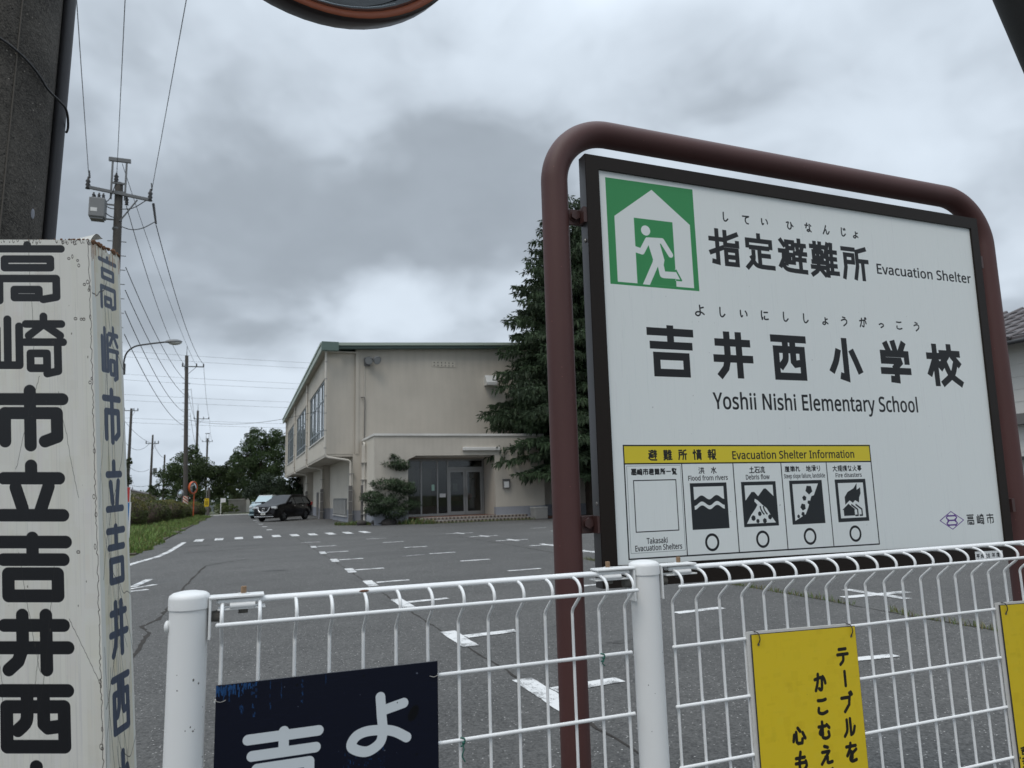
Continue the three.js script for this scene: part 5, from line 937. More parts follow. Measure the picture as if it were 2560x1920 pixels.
yellowBoard('yellow slogan board with three columns of black text, right of the second post', 0.880, 1.1265, 1.1315, ({ c, X, Y, S }) => {
  const w = 0.0062 * S, put = (str, x, y0, wd, ht, pitch) => [...str].forEach((ch, i) => glyph(c, ch, X(x), Y(y0 - i * pitch), wd * S, ht * S, w, 'round'));
  put('テ', 1.0725, 1.0925, 0.0325, 0.038, 0.045); glyph(c, 'ー', X(1.0735), Y(1.0495), 0.0325 * S, 0.035 * S, w, 'round'); put('ブルを', 1.0722, 1.0085, 0.0335, 0.040, 0.0445);
  put('テーブルを', 1.0725, -9, 0.03, 0.03, 0.04);
  put('かこむえ', 1.0122, 1.0515, 0.0335, 0.0385, 0.0428); put('がおに', 1.0122, 0.8802, 0.0335, 0.0385, 0.0428);
  put('心も', 0.9515, 0.9655, 0.0365, 0.040, 0.0445);
});
yellowBoard('yellow board with small black writing cut off at the right edge of the fence', 1.5315, 1.778, 1.1325, ({ c, X, Y, S }) => {
  const put = (str, x, y0, wd, ht, pitch) => [...str].forEach((ch, i) => glyph(c, ch, X(x), Y(y0 - i * pitch), wd * S, ht * S, 0.0031 * S, 'round'));
  put('吉井西小学校', 1.539, 0.845, 0.021, 0.0165, 0.0185);
  c.fillStyle = '#b9ab62'; c.fillRect(X(1.531), Y(0.833), 0.005 * S, 0.006 * S); c.fillStyle = '#2b2614'; c.fillRect(X(1.5335), Y(0.8265), 0.003 * S, 0.004 * S);
});

// ---------------------------------------------------------------- the evacuation shelter sign
{
  const t = thing('shelter_sign', 'large white evacuation shelter sign in a dark frame on brown pipe posts', 'sign', [1.95, 0, -2.06]);
  const R = 0.0445, zp = -2.062;
  const TL = V3(1.036, 2.506, 0), TR = V3(2.858, 2.483, 0), BL = V3(1.030, 1.106, 0), BR = V3(2.826, 1.090, 0);
  const pipe = bent([V3(0.945, 0, zp), V3(0.949, 2.622, zp), V3(2.962, 2.592, zp), V3(2.935, 0, zp)], 0.205, R, 28, 14);
  part('pipe_frame', pipe, mat.brownPipe, t);
  // box frame of the panel: four mitred bars, side faces and back
  const wTL = V3(1.0845, 2.4585, 0), wTR = V3(2.8175, 2.4365, 0), wBL = V3(1.0835, 1.1715, 0), wBR = V3(2.7845, 1.1555, 0);
  const z0 = -2.0, zi = -2.008, zb = -2.046, at = (v, z) => V3(v.x, v.y, z);
  const bar = (o0, o1, i1, i0) => join([quad(at(o0, z0), at(o1, z0), at(i1, z0), at(i0, z0)), quad(at(i0, z0), at(i1, z0), at(i1, zi), at(i0, zi)), quad(at(o1, z0), at(o0, z0), at(o0, zb), at(o1, zb))]);
  part('frame_bar', bar(BL, BR, wBR, wBL), mat.bronze, t); part('frame_bar', bar(BR, TR, wTR, wBR), mat.bronze, t);
  part('frame_bar', bar(TR, TL, wTL, wTR), mat.bronze, t); part('frame_bar', bar(TL, BL, wBL, wTL), mat.bronze, t);
  const k = 0.0012;
  for (const [p, q, dx] of [[TL, BL, -k], [BR, TR, k]]) part('side_trim', quad(V3(p.x + dx, p.y, z0 - 0.0005), V3(p.x + dx, p.y, zb), V3(q.x + dx, q.y, zb), V3(q.x + dx, q.y, z0 - 0.0005)), mat.bronzeSide, t);
  part('back_panel', quad(at(BR, zb), at(BL, zb), at(TL, zb), at(TR, zb)), mat.iron, t);
  for (const y of [2.21, 1.36]) part('side_screw', new THREE.SphereGeometry(0.0065, 12, 8).scale(0.5, 1, 1).translate(1.031, y, -2.018), mat.steel, t);
  // printed face
  const X0 = 1.08, X1 = 2.82, Y0 = 1.15, Y1 = 2.46;
  const tex = sheet(X0, X1, Y0, Y1, 2048, 1542, ({ c, X, Y, S }) => {
    const ink = '#0c0d11'; c.fillStyle = '#dee3e2'; c.fillRect(0, 0, 2048, 1542);
    for (let i = 0; i < 2600; i++) { c.fillStyle = `rgba(${rnd() < 0.5 ? '255,255,255' : '150,158,162'},${rr(0.01, 0.05)})`; c.fillRect(rnd() * 2048, rnd() * 1542, rr(1, 5), rr(20, 160)); }
    wear(c, 2048, 1542, 70, 'rgba(120,125,125,0.35)', 1.5);
    const poly2 = (pts, col) => { c.fillStyle = col; c.beginPath(); pts.forEach(([x, y], i) => (i ? c.lineTo(x, y) : c.moveTo(x, y))); c.closePath(); c.fill(); };
    const row = (str, x0, x1, yT, yB, weight, cap) => { const n = str.length, pitch = (x1 - x0 - (yT - yB) * 0.95) / Math.max(1, n - 1); [...str].forEach((ch, i) => glyph(c, ch, X(x0 + i * pitch), Y(yT), (yT - yB) * 0.95 * S, (yT - yB) * S, weight * S, cap)); };
    // green pictogram: house outline with a running figure
    const gx = 1.1115, gy = 2.4365, gw = 0.344, gh = 0.369, U = (u, v) => [X(gx + u * gw), Y(gy - v * gh)], PU = (list, col) => poly2(list.map(([u, v]) => U(u, v)), col), gr = '#2f8a4f', wh = '#dce1e0';
    PU([[0, 0], [1, 0], [1, 1], [0, 1]], gr);
    PU([[0.515, 0.06], [0.94, 0.36], [0.94, 0.975], [0.08, 0.975], [0.08, 0.36]], wh);
    PU([[0.295, 0.355], [0.735, 0.355], [0.735, 0.9755], [0.295, 0.9755]], gr);
    PU([[0.735, 0.815], [0.785, 0.895], [0.735, 0.895]], gr); 
    const [hx, hy] = U(0.42, 0.465); c.fillStyle = wh; c.beginPath(); c.arc(hx, hy, 0.052 * gw * S, 0, 7); c.fill();
    c.strokeStyle = wh; c.lineCap = 'round'; c.lineJoin = 'round';
    const limb = (pts, w, cap = 'round') => { c.lineCap = cap; c.lineWidth = w * gw * S; c.beginPath(); pts.forEach(([u, v], i) => { const [a, b] = U(u, v); i ? c.lineTo(a, b) : c.moveTo(a, b); }); c.stroke(); };
    limb([[0.29, 0.655], [0.365, 0.67], [0.435, 0.56]], 0.062); limb([[0.45, 0.555], [0.60, 0.548], [0.69, 0.675]], 0.058);
    PU([[0.42, 0.53], [0.56, 0.53], [0.615, 0.73], [0.60, 0.79], [0.47, 0.79], [0.485, 0.735]], wh);
    limb([[0.52, 0.755], [0.385, 0.995]], 0.07, 'butt'); limb([[0.56, 0.74], [0.585, 0.87], [0.60, 0.872], [0.745, 0.868]], 0.07); PU([[0.74, 0.83], [0.79, 0.905], [0.735, 0.905]], wh);
    limb([[0.737, 0.81], [0.80, 0.912], [0.735, 0.912]], 0.016);
    c.strokeStyle = gr; limb([[0.737, 0.812], [0.797, 0.912], [0.735, 0.912]], 0.017, 'butt');
    PU([[0, 0.98], [1, 0.98], [1, 1], [0, 1]], gr);
    // headings
    c.strokeStyle = ink; c.fillStyle = ink;
    [...'していひなんじょ'].forEach((ch, i) => { const s = ch === 'ょ' ? 0.030 : 0.041; glyph(c, ch, X(-0.003 + [1.570, 1.660, 1.742, 1.857, 1.943, 2.028, 2.111, 2.178][i]), Y(2.371 - (0.041 - s)), s * 0.92 * S, s * S, 0.0052 * S, 'round'); });
    row('指定避難所', 1.506, 2.240, 2.306, 2.160, 0.0172, 'square');
    latin(c, 'Evacuation Shelter', X(2.274), X(2.790), Y(2.238), Y(2.199));
    [...'よしいにししょうがっこう'].forEach((ch, i) => { const s = 'ょっ'.includes(ch) ? 0.031 : 0.042, x = 1.431 + i * (2.436 - 1.434) / 11; glyph(c, ch, X(x + (0.042 - s) / 2), Y(2.020 - (0.042 - s)), s * 0.95 * S, s * S, 0.0052 * S, 'round'); });
    [...'吉井西小学校'].forEach((ch, i) => glyph(c, ch, X([1.237, 1.494, 1.737, 1.992, 2.238, 2.484][i]), Y(1.940), [0.181, 0.165, 0.164, 0.170, 0.168, 0.190][i] * S, 0.178 * S, 0.0262 * S, 'square'));
    c.font = '10px sans-serif'; latin(c, 'Yoshii Nishi Elementary School', X(1.481), X(2.416), Y(1.7155), Y(1.6615));
    // information table
    const L = (x0, y0, x1, y1, w = 0.0042) => { c.lineCap = 'butt'; c.lineWidth = w * S; c.strokeStyle = ink; c.beginPath(); c.moveTo(X(x0), Y(y0)); c.lineTo(X(x1), Y(y1)); c.stroke(); };
    c.fillStyle = '#d8c52e'; c.fillRect(X(1.128), Y(1.538), 1.02 * S, 0.058 * S);
    L(1.126, 1.539, 2.152, 1.535); L(1.128, 1.481, 2.15, 1.477); L(1.126, 1.187, 2.15, 1.182); L(1.128, 1.54, 1.128, 1.186); L(2.149, 1.536, 2.149, 1.181);
    for (const x of [1.34, 1.541, 1.7405, 1.94]) L(x, 1.48, x, 1.185, 0.0034);
    c.strokeStyle = ink; c.fillStyle = ink;
    row('避難所情報', 1.214, 1.478, 1.528, 1.488, 0.0046); latin(c, 'Evacuation Shelter Information', X(1.538), X(2.075), Y(1.5185), Y(1.4915));
    row('高崎市避難所一覧', 1.150, 1.321, 1.4665, 1.4435, 0.0034); c.lineWidth = 0.0016 * S; c.strokeStyle = '#8d9294'; c.strokeRect(X(1.136), Y(1.474), 0.198 * S, 0.27 * S); c.strokeStyle = ink;
    c.lineWidth = 0.0028 * S; c.strokeRect(X(1.158), Y(1.428), 0.156 * S, 0.160 * S);
    latin(c, 'Takasaki', X(1.194), X(1.271), Y(1.2475), Y(1.2305)); latin(c, 'Evacuation Shelters', X(1.150), X(1.323), Y(1.2265), Y(1.2095));
    row('洪', 1.402, 1.428, 1.469, 1.443, 0.0029); row('水', 1.450, 1.476, 1.469, 1.443, 0.0029); latin(c, 'Flood from rivers', X(1.360), X(1.517), Y(1.4385), Y(1.4235));
    row('土石流', 1.603, 1.671, 1.468, 1.442, 0.0029); latin(c, 'Debris flow', X(1.588), X(1.688), Y(1.4375), Y(1.4225));
    row('崖崩れ・地滑り', 1.754, 1.915, 1.468, 1.444, 0.0027); latin(c, 'Steep slope failure, landslide', X(1.749), X(1.930), Y(1.437), Y(1.423));
    row('大規模な火事', 1.965, 2.102, 1.466, 1.442, 0.0027); latin(c, 'Fire disasters', X(1.976), X(2.099), Y(1.4365), Y(1.4225));
    const fills = (x0, w) => { c.fillStyle = '#1b2024'; c.fillRect(X(x0), Y(1.415), w * S, 0.149 * S); };
    const F = (x0, w, pts, col) => poly2(pts.map(([u, v]) => [X(x0 + u * w), Y(1.415 - v * 0.149)]), col);
    // flood
    fills(1.366, 0.143); { const wave = (v0, amp) => Array.from({ length: 29 }, (_, i) => [0.09 + 0.82 * i / 28, v0 + amp * Math.cos(i / 28 * 4 * Math.PI)]); F(1.366, 0.143, [[0.09, 0.08], [0.91, 0.08], ...wave(0.315, 0.045).reverse()], wh); F(1.366, 0.143, [...wave(0.445, 0.045), ...wave(0.53, 0.045).reverse()], wh); }
    // debris flow
    fills(1.568, 0.143); F(1.568, 0.143, [[0.09, 0.08], [0.91, 0.08], [0.91, 0.34], [0.70, 0.16], [0.64, 0.16], [0.46, 0.33], [0.36, 0.23], [0.28, 0.23], [0.09, 0.42]], wh);
    F(1.568, 0.143, [[0.36, 0.38], [0.44, 0.42], [0.56, 0.52], [0.68, 0.60], [0.80, 0.78], [0.92, 0.93], [0.08, 0.93], [0.22, 0.74], [0.36, 0.60], [0.42, 0.52], [0.34, 0.44]], wh);
    for (const [u, v, r] of [[0.28, 0.81, 0.065], [0.47, 0.72, 0.055], [0.40, 0.88, 0.05], [0.60, 0.88, 0.06], [0.76, 0.80, 0.06]]) F(1.568, 0.143, Array.from({ length: 6 }, (_, i) => [u + r * Math.cos(i * 1.047 + 0.4), v + r * Math.sin(i * 1.047 + 0.4)]), '#1b2024');
    c.strokeStyle = '#1b2024'; c.lineWidth = 0.005 * S; for (const dx of [0, 0.09]) { c.beginPath(); c.moveTo(X(1.568 + (0.5 + dx) * 0.143), Y(1.415 - 0.55 * 0.149)); c.quadraticCurveTo(X(1.568 + (0.50 + dx) * 0.143), Y(1.415 - 0.65 * 0.149), X(1.568 + (0.60 + dx) * 0.143), Y(1.415 - 0.74 * 0.149)); c.stroke(); }
    // slope failure
    fills(1.769, 0.143); F(1.769, 0.143, [[0.09, 0.08], [0.88, 0.08], [0.72, 0.35], [0.64, 0.37], [0.52, 0.62], [0.42, 0.78], [0.30, 0.83], [0.09, 0.92]], wh);
    for (const [u, v, r] of [[0.58, 0.22, 0.11], [0.42, 0.41, 0.065], [0.55, 0.51, 0.05], [0.36, 0.61, 0.085], [0.34, 0.77, 0.055], [0.20, 0.82, 0.045]]) F(1.769, 0.143, Array.from({ length: 5 }, (_, i) => [u + r * Math.cos(i * 1.257 + u * 5), v + r * Math.sin(i * 1.257 + u * 5)]), '#1b2024');
    // fire
    fills(1.971, 0.142); F(1.971, 0.142, [[0.09, 0.085], [0.91, 0.085], [0.91, 0.915], [0.09, 0.915]], wh);
    F(1.971, 0.142, [[0.27, 0.60], [0.27, 0.42], [0.38, 0.30], [0.58, 0.22], [0.70, 0.10], [0.68, 0.26], [0.80, 0.20], [0.80, 0.34], [0.74, 0.44], [0.72, 0.56], [0.60, 0.50], [0.52, 0.56], [0.42, 0.50]], '#1b2024');
    F(1.971, 0.142, [[0.16, 0.72], [0.37, 0.58], [0.58, 0.72], [0.55, 0.72], [0.55, 0.86], [0.20, 0.86], [0.20, 0.72]], '#1b2024');
    c.strokeStyle = '#1b2024'; c.lineWidth = 0.0055 * S; for (const dx of [0.46, 0.60]) { c.beginPath(); c.moveTo(X(1.971 + (dx) * 0.142), Y(1.415 - 0.60 * 0.149)); c.lineTo(X(1.971 + (dx + 0.19) * 0.142), Y(1.415 - 0.72 * 0.149)); c.lineTo(X(1.971 + (dx + 0.19) * 0.142), Y(1.415 - 0.86 * 0.149)); c.lineTo(X(1.971 + (dx + 0.1) * 0.142), Y(1.415 - 0.86 * 0.149)); c.stroke(); }
    c.strokeStyle = ink; c.lineWidth = 0.0078 * S; for (const x of [1.4375, 1.6395, 1.8395, 2.0425]) { c.beginPath(); c.ellipse(X(x), Y(1.2235), 0.0235 * S, 0.0245 * S, 0, 0, 7); c.stroke(); }
    // city emblem and name
    c.strokeStyle = '#5d3a86'; c.lineWidth = 0.003 * S; c.beginPath(); c.moveTo(X(2.459), Y(1.252)); c.lineTo(X(2.52), Y(1.284)); c.lineTo(X(2.582), Y(1.250)); c.lineTo(X(2.52), Y(1.218)); c.closePath(); c.stroke();
    c.lineWidth = 0.0052 * S; for (const y of [1.268, 1.251, 1.234]) { c.beginPath(); c.moveTo(X(2.497), Y(y)); c.lineTo(X(2.543), Y(y)); c.stroke(); } for (const s of [-1, 1]) { c.beginPath(); for (let i = 0; i <= 16; i++) { const v = i / 16, x = 2.52 + s * (0.021 - 0.006 * Math.cos(v * 4 * Math.PI)); i ? c.lineTo(X(x), Y(1.272 - v * 0.042)) : c.moveTo(X(x), Y(1.272)); } c.stroke(); }
    c.strokeStyle = ink; row('高崎市', 2.598, 2.747, 1.272, 1.228, 0.0044);
  });
  part('sign_face', face(at(wBL, zi), at(wBR, zi), at(wTR, zi), at(wTL, zi), (x, y) => [(x - X0) / (X1 - X0), (y - Y0) / (Y1 - Y0)]), new THREE.MeshStandardMaterial({ map: tex, roughness: 0.55 }), t);
  const yr = sheet(2.608, 2.757, 1.097, 1.1305, 256, 58, ({ c, X, Y, S }) => { c.fillStyle = '#d9dcdc'; c.fillRect(0, 0, 256, 58); c.strokeStyle = '#16181b'; c.fillStyle = '#16181b'; [...'平成'].forEach((ch, i) => glyph(c, ch, 8 + i * 40, 13, 36, 34, 5)); c.font = 'bold 38px sans-serif'; c.fillText('28', 94, 45); [...'年度'].forEach((ch, i) => glyph(c, ch, 150 + i * 44, 13, 38, 34, 4.5)); });
  const ny = (x) => 1.131 - (x - 2.61) * 0.012;
  part('year_label', face(V3(2.608, 1.0985, -1.9985), V3(2.757, 1.0965, -1.9985), V3(2.757, ny(2.757) - 0.001, -1.9985), V3(2.608, ny(2.608), -1.9985), (x, y) => [(x - 2.608) / 0.149, (y - 1.097) / 0.0335]), new THREE.MeshStandardMaterial({ map: yr, roughness: 0.5 }), t);
  for (const y of [2.295, 1.297]) for (const s of [0, 1]) {
    const x0 = s ? 2.855 : 0.985, x1 = s ? 2.905 : 1.034;
    const b = part('bracket', [RB(x0, x1, y - 0.027, y + 0.027, -2.045, -2.038, 0.002), B(s ? x0 - 0.004 : x1 - 0.012, s ? x0 + 0.012 : x1 + 0.001, y - 0.026, y + 0.026, -2.048, -2.002)], mat.bracket, t);
    part('bolt', [new THREE.CylinderGeometry(0.0165, 0.0175, 0.012, 6).rotateX(Math.PI / 2).translate((x0 + x1) / 2 - 0.004, y + 0.004, -2.031), new THREE.CylinderGeometry(0.02, 0.02, 0.003, 18).rotateX(Math.PI / 2).translate((x0 + x1) / 2 - 0.004, y + 0.004, -2.0365)], mat.bracket, b);
  }
}

// ---------------------------------------------------------------- the leaning white name pillar at the left edge
{
  const A = V3(-0.290, 1.912, -1.540), down = V3(0.0769, -0.9966, 0).normalize(), fr = V3(-0.224, 0.007, -0.083), sd = V3(0.036, 0.005, -0.099);
  const FW = 0.239, SW = 0.1055, len = 1.918, at = (u, v, s) => A.clone().addScaledVector(fr, u / FW).addScaledVector(sd, s / SW).addScaledVector(down, v);
  const t = thing('name_pillar', 'leaning white school name pillar with cracked film and black characters at left edge', 'name pillar', [-0.26, 0, -1.62]);
  const cracks = (c, W, H, n, col) => { c.strokeStyle = col; for (let i = 0; i < n; i++) { let x = rnd() * W, y = rnd() * H, a = Math.PI / 2 + rr(-0.7, 0.7); c.lineWidth = rr(1, 2.4); c.beginPath(); c.moveTo(x, y); for (let k = 0; k < 36; k++) { a += rr(-0.26, 0.26); x += Math.cos(a) * 9; y += Math.sin(a) * 13; c.lineTo(x, y); } c.stroke(); } };
  const tops = [0.002, 0.145, 0.285, 0.425, 0.563, 0.696, 0.829, 0.962, 1.094, 1.226], chars = [...'高崎市立吉井西小学校'];
  const front = sheet(0, FW, -len, 0, 512, 2048, ({ c, X, S }) => {           // x = 0 at the left edge of the face
    const V = (v) => v * S; c.fillStyle = '#d2d1ca'; c.fillRect(0, 0, 512, 2048);
    for (let i = 0; i < 900; i++) { c.fillStyle = `rgba(${rnd() < 0.5 ? '214,213,206' : '176,170,152'},${rr(0.02, 0.07)})`; c.fillRect(rnd() * 512, rnd() * 2048, rr(6, 60), rr(20, 160)); }
    c.save(); c.scale(1, 2048 / len / S); c.strokeStyle = '#0c0d12'; chars.forEach((ch, i) => glyph(c, ch, X(FW - 0.1965), V(tops[i]), 0.146 * S, V(0.130), (i < 2 ? 0.0150 : 0.0230) * S, 'round'));
    c.restore(); const V2 = (v) => v * 2048 / len;
    for (let i = 0; i < 400; i++) { c.fillStyle = `rgba(60,66,84,${rr(0.02, 0.07)})`; c.fillRect(rnd() * 512, rnd() * 2048, rr(1, 3), rr(60, 300)); }
    // cracked film: long fissures, blisters, chips and rust at the top
    c.strokeStyle = 'rgba(38,36,34,0.75)';
    for (const [x0, y0, dx, n] of [[0.118, 0.0, 0.004, 60], [0.135, 0.27, -0.05, 40], [0.17, 0.30, 0.035, 46], [0.09, 0.6, 0.03, 50], [0.155, 0.62, -0.03, 60], [0.13, 0.74, -0.03, 40], [0.18, 0.72, 0.05, 26], [0.05, 0.66, 0.01, 60]]) { let x = X(x0), y = V2(y0); c.lineWidth = 1.3; c.beginPath(); c.moveTo(x, y); for (let k = 0; k < n; k++) { x += dx * S / n + rr(-1.5, 1.5); y += rr(2, 7); c.lineTo(x, y); } c.stroke(); }
    let y = 0; c.lineWidth = 2; c.strokeStyle = 'rgba(52,48,44,0.9)'; c.beginPath(); c.moveTo(503, 0); while (y < 2048) { y += rr(3, 10); c.lineTo(503 + rr(-3.5, 3.5), y); } c.stroke();
    for (let i = 0; i < 30; i++) { c.lineWidth = 1.6; c.beginPath(); c.ellipse(500 + rr(-8, 4), rnd() * 2048, rr(2, 6), rr(2, 5), 0, 0, 7); c.stroke(); }
    for (const [u, v] of [[0.196, 0.038], [0.203, 0.034], [0.213, 0.042], [0.215, 0.052], [0.206, 0.158], [0.217, 0.159], [0.222, 0.159], [0.162, 0.205], [0.225, 0.09], [0.2, 0.60]]) { c.lineWidth = 1.7; c.beginPath(); c.ellipse(X(u), V2(v), rr(3, 7), rr(2, 4), 0, 0, 7); c.stroke(); }
    for (let i = 0; i < 40; i++) { c.lineWidth = 1.4; c.beginPath(); c.arc(512 - Math.pow(rnd(), 1.5) * 440, rr(0, 7), rr(1, 5), 0, 4); c.stroke(); }
    wear(c, 512, 2048, 60, 'rgba(60,56,50,0.6)', 2);
  });
  const side = sheet(0, SW, -len, 0, 256, 2048, ({ c, X, S }) => {
    const V = (v) => v * S; c.fillStyle = '#cdc9ba'; c.fillRect(0, 0, 256, 2048);
    for (let i = 0; i < 500; i++) { c.fillStyle = `rgba(${rnd() < 0.4 ? '220,218,205' : '186,172,130'},${rr(0.04, 0.14)})`; c.fillRect(rnd() * 256, rnd() * 2048, rr(3, 40), rr(10, 160)); }
    c.fillStyle = 'rgba(206,207,203,0.8)'; c.fillRect(0, 0, 34, 2048); c.fillRect(238, 0, 18, 2048);
    c.save(); c.scale(1, 2048 / len / S); c.strokeStyle = '#3a4456'; chars.forEach((ch, i) => glyph(c, ch, X(0.024), V(tops[i] + 0.0135 + (i > 3 ? -0.024 + (i - 4) * 0.004 : i > 1 ? -0.014 : 0)), 0.068 * S, V(0.117), (i < 2 ? 0.0092 : 0.0132) * S, 'round')); c.restore();
    for (let i = 0; i < 260; i++) { c.fillStyle = `rgba(160,170,185,${rr(0.02, 0.08)})`; c.fillRect(rnd() * 256, rnd() * 2048, rr(1, 3), rr(60, 300)); }
    cracks(c, 256, 2048, 30, 'rgba(30,30,34,0.8)'); c.lineWidth = 1.5;
    for (const x of [96, 150]) { c.strokeStyle = 'rgba(28,28,32,0.8)'; c.beginPath(); c.moveTo(x, 0); for (let y = 0; y < 2048; y += 16) c.lineTo(x + Math.sin(y / 150) * 14 + rr(-2, 2), y); c.stroke(); }
    for (let i = 0; i < 26; i++) { c.fillStyle = `rgba(${rnd() < 0.5 ? '138,82,40' : '96,58,34'},${rr(0.25, 0.8)})`; c.fillRect(rnd() * 256, rnd() * rnd() * 26, rr(2, 9), rr(4, 44)); }
    c.fillStyle = 'rgba(168,116,58,0.5)'; c.fillRect(27, 0, 5, 120);
  });
  const film = (map) => new THREE.MeshPhysicalMaterial({ map, roughness: 0.42, bumpMap: map, bumpScale: 0.0004 });
  const uvq = (a, b, d, e, uv) => { const g = quad(a, b, d, e), q = g.attributes.uv, id = [0, 1, 2, 0, 2, 3]; id.forEach((k, i) => q.setXY(i, ...uv[k])); return g; };
  part('front_face', uvq(at(FW, len, 0), at(0, len, 0), at(0, 0, 0), at(FW, 0, 0), [[0, 0], [1, 0], [1, 1], [0, 1]]), film(front), t);
  // right face: its top edge is eaten away by rust, so the sheet ends in a ragged line
  { const pos = [], uv = [], n = 26; const top = (s) => -0.001 + 0.0085 * Math.max(0, fbm(s * 160 + 8, 3, 5, 3) - 0.42) * 4 * (0.4 + s / SW);
    const put = (s, v) => { const p = at(0, v, s); pos.push(p.x, p.y, p.z); uv.push(s / SW, 1 - v / len); };
    for (let i = 0; i < n; i++) { const a = SW * i / n, b = SW * (i + 1) / n; put(a, len); put(b, len); put(b, top(b)); put(a, len); put(b, top(b)); put(a, top(a)); }
    const g = new THREE.BufferGeometry(); g.setAttribute('position', new THREE.Float32BufferAttribute(pos, 3)); g.setAttribute('uv', new THREE.Float32BufferAttribute(uv, 2)); g.computeVertexNormals(); part('side_face', g, film(side), t); }
  part('back_face', [quad(at(0, len, SW), at(FW, len, SW), at(FW, 0.012, SW), at(0, 0.012, SW)), quad(at(FW, len, SW), at(FW, len, 0), at(FW, 0.0, 0), at(FW, 0.012, SW)), quad(at(FW, 0.0125, 0.001), at(0.001, 0.0125, 0.001), at(0.001, 0.0125, SW - 0.001), at(FW, 0.0125, SW - 0.001))], M(0.42, 0.41, 0.38, 0.6), t);
  // lifted curl of film, rust flakes and grime on the top edge
  const curl = new THREE.PlaneGeometry(0.066, 0.05, 14, 8), cp = curl.attributes.position;
  for (let i = 0; i < cp.count; i++) { const u = cp.getX(i) / 0.066 + 0.5, w = cp.getY(i) / 0.05 + 0.5; const p = at(0.0765 - u * 0.0745, -0.0005 - 0.021 * Math.pow(u, 1.5) * Math.sin(Math.min(1, w * 1.2) * 2.2), 0.004 + w * 0.045 * (0.4 + 0.6 * u)); cp.setXYZ(i, p.x, p.y, p.z); }
  curl.computeVertexNormals(); part('lifted_film', curl, new THREE.MeshStandardMaterial({ color: lin(0.52, 0.52, 0.49), roughness: 0.5, side: THREE.DoubleSide, bumpMap: mat.grime.bumpMap }), t);
  const flakes = []; for (let i = 0; i < 46; i++) { const s = rr(0.004, SW), r = rr(0.0012, 0.0042); const p = at(-0.0005, -0.001 + rnd() * 0.005, s); flakes.push(new THREE.IcosahedronGeometry(r, 0).scale(1, rr(0.5, 1.6), 1).rotateY(rnd() * 3).translate(p.x, p.y, p.z)); }
  for (let i = 0; i < 26; i++) { const p = at(rr(0.0, 0.05) * (rnd() < 0.7 ? 1 : 3), -0.0008, rr(0, 0.002)); flakes.push(new THREE.IcosahedronGeometry(rr(0.0008, 0.0026), 0).translate(p.x, p.y, p.z)); }
  part('rust_flakes', flakes, grainy(0.17, 0.085, 0.045, { tile: 0.02, big: 0.5, fine: 0.4, seed: 131, rough: 0.9 }), t, 'stuff');
}

// ---------------------------------------------------------------- near concrete pole, conduit, strap wire, mirror above
{
  const b = V3(-0.787, 0, -2.347), d = V3(-0.749, 2.5, -2.337), dir = d.clone().sub(b).normalize(), top = b.clone().addScaledVector(dir, 4.6);
  const t = thing('utility_pole', 'massive dark concrete utility pole close up at the upper left corner', 'utility pole', [-0.742, 0, -2.36]);
  const conc = dataTex(1024, (u, v, i, j) => { let k = 0.070 * (1 + (fbm(u * 8, v * 8, 141, 5, 8) - 0.5) * 0.9 + (ih(i >> 1, j >> 1, 142) - 0.5) * 0.6 + (vn(u * 260, v * 260, 143, 260) - 0.5) * 0.8); const h = ih(i >> 2, j >> 2, 144); if (h > 0.9975) k = 0.16 + 0.12 * ih(i, j, 145); else if (h < 0.004) k *= 0.3; return [s2(k * 1.1), s2(k), s2(k * 0.87)]; }, 1);
  const cm = new THREE.MeshStandardMaterial({ map: conc, roughness: 0.95, bumpMap: dataTex(512, (u, v, i, j) => fbm(u * 40, v * 40, 146, 4, 40) * 0.7 + 0.3 * ih(i, j, 147), 1, false), bumpScale: 0.004 });
  const r = 0.188, sh = rod(b.clone().addScaledVector(dir, -0.1), top, r, r * 0.985, 64), uv = sh.attributes.uv; for (let i = 0; i < uv.count; i++) uv.setXY(i, uv.getX(i) * 1.2, uv.getY(i) * 4.7);
  part('shaft', sh, cm, t);
  const across = V3(1, 0, -0.30).normalize(), fw = across.clone().cross(dir).normalize().multiplyScalar(1), onPole = (h, a, rad) => b.clone().addScaledVector(dir, h).addScaledVector(across, Math.cos(a) * rad).addScaledVector(fw, Math.sin(a) * rad);
  const F = fw.z > 0 ? 1 : -1;
  part('mould_seam', tube(Array.from({ length: 24 }, (_, i) => onPole(1.5 + i * 0.12, F * 1.12, r - 0.0005)), 0.0022, 60, 5), M(0.11, 0.10, 0.088, 0.95), t);
  const cd = part('conduit', [tube(Array.from({ length: 20 }, (_, i) => onPole(i * 0.235, F * 0.1, r + 0.0145)), 0.0175, 60, 16)], mat.conduit, t);
  part('strap_wire', tube(Array.from({ length: 30 }, (_, i) => { const a = F * (-0.18 + i / 29 * 2.6); const sink = Math.max(0, Math.abs(a) - 0.1); return onPole(2.545 + 0.115 * Math.sin(Math.min(1.57, sink * 0.9)) + 0.02 * sink, a, r + (Math.abs(a) < 0.34 ? 0.038 : 0.005 + 0.033 * Math.max(0, 1 - (Math.abs(a) - 0.34) * 4))); }), 0.0034, 90, 8), mat.ironDark, t);
  const paintSpot = new THREE.SphereGeometry(0.006, 10, 8).scale(1, 2.6, 0.3); paintSpot.rotateY(0.9); const ps = onPole(2.22, F * 0.62, r + 0.0005); part('paint_dab', paintSpot.translate(ps.x, ps.y, ps.z), mat.stuccoGrey, t);
}
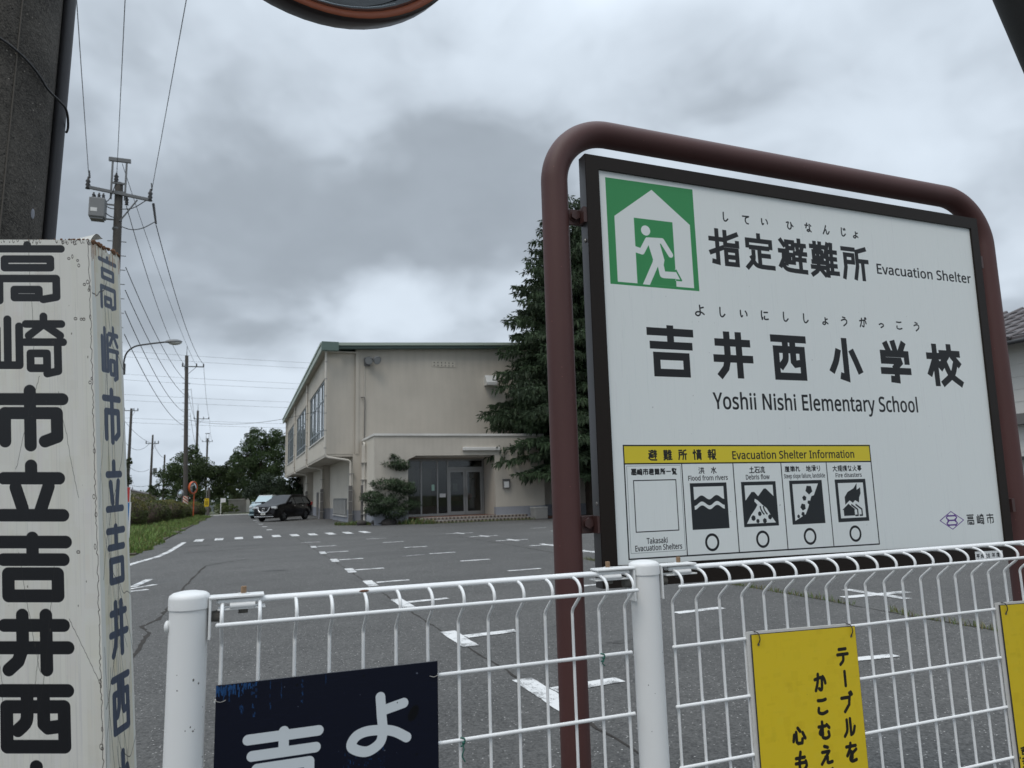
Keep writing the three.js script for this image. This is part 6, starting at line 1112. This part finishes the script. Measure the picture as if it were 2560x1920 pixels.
{
  const c = V3(0.122, 2.778, -1.33), n = V3(0.26, -0.20, 1).normalize(), q = new THREE.Quaternion().setFromUnitVectors(V3(0, 1, 0), n), put = (g) => g.applyQuaternion(q).translate(c.x, c.y, c.z);
  const t = thing('traffic_mirror', 'orange rimmed convex mirror overhead, cut off by the top edge', 'convex mirror', [-0.3, 0, -2.2]);
  const K = 1.3, L = (p) => new THREE.LatheGeometry(p.map(([a, b]) => new THREE.Vector2(a * K, b * 1.1)), 72);
  part('rim', put(L([[0.282, 0.000], [0.285, 0.008], [0.292, 0.011], [0.296, 0.009]])), mat.orangeDeep, t);
  part('hood', put(L([[0.296, 0.009], [0.301, 0.003], [0.301, -0.035], [0.290, -0.06], [0.18, -0.085], [0, -0.09]])), grainy(0.028, 0.015, 0.013, { tile: 0.3, big: 0.5, fine: 0.2, seed: 151, rough: 0.35 }), t);
  part('mirror_glass', put(new THREE.SphereGeometry(1, 64, 24, 0, 6.2832, 0, Math.PI / 2).scale(0.284 * K, 0.062, 0.284 * K)), P(0.42, 0.47, 0.52, 0.06, { metalness: 1 }), t);
  part('arm', [tube([V3(c.x, c.y, c.z - 0.09), V3(c.x - 0.05, c.y + 0.1, c.z - 0.2), V3(-0.3, 3.0, -2.0), V3(-0.66, 3.05, -2.28)], 0.02, 24, 10)], mat.ironDark, t);
}
{ // dark leaning stay at the upper right, and the low banner behind the pillar
  const a = V3(1.52, 2.39, -0.913), e = V3(1.577, 2.257, -0.913), d = e.clone().sub(a).normalize();
  const t = thing('leaning_stay', 'dark leaning pole cut off by the upper right corner', 'stay pole', [2.9, 0, -0.9]);
  part('shaft', rod(a.clone().addScaledVector(d, -1.2).add(V3(0.058, 0.01, 0)), a.clone().addScaledVector(d, 2.6).add(V3(0.058, 0.01, 0)), 0.062, 0.066, 28), grainy(0.018, 0.017, 0.016, { tile: 0.6, big: 0.3, fine: 0.2, seed: 153, rough: 0.7 }), t);
  part('collar', rod(a.clone().addScaledVector(d, -0.75).add(V3(0.058, 0.01, 0)), a.clone().addScaledVector(d, -0.70).add(V3(0.058, 0.01, 0)), 0.068, 0.068, 28), mat.ironDark, t);
}
{ const t = thing('roadside_board', 'narrow red and blue board just right of the white pillar', 'sign board', [-2.02, 0, -14]);
  part('post', rod(V3(-2.1, 0, -14.03), V3(-2.1, 1.7, -14.03), 0.03), mat.steel, t);
  part('red_panel', B(-2.25, -1.805, 1.44, 1.685, -14.0, -13.985), mat.red, t); part('blue_panel', B(-2.25, -1.80, 0.85, 1.425, -14.0, -13.985), mat.blue, t); part('edging', [B(-1.804, -1.793, 1.435, 1.69, -14.002, -13.983), B(-1.799, -1.778, 0.83, 1.43, -14.002, -13.983), B(-2.25, -1.80, 1.426, 1.436, -14.002, -13.982), B(-2.25, -1.793, 1.686, 1.692, -14.002, -13.983)], mat.whitePaint, t); }

scene.traverse((o) => { if (o.isMesh) { o.castShadow = true; o.receiveShadow = true; } });
renderer.render(scene, camera);
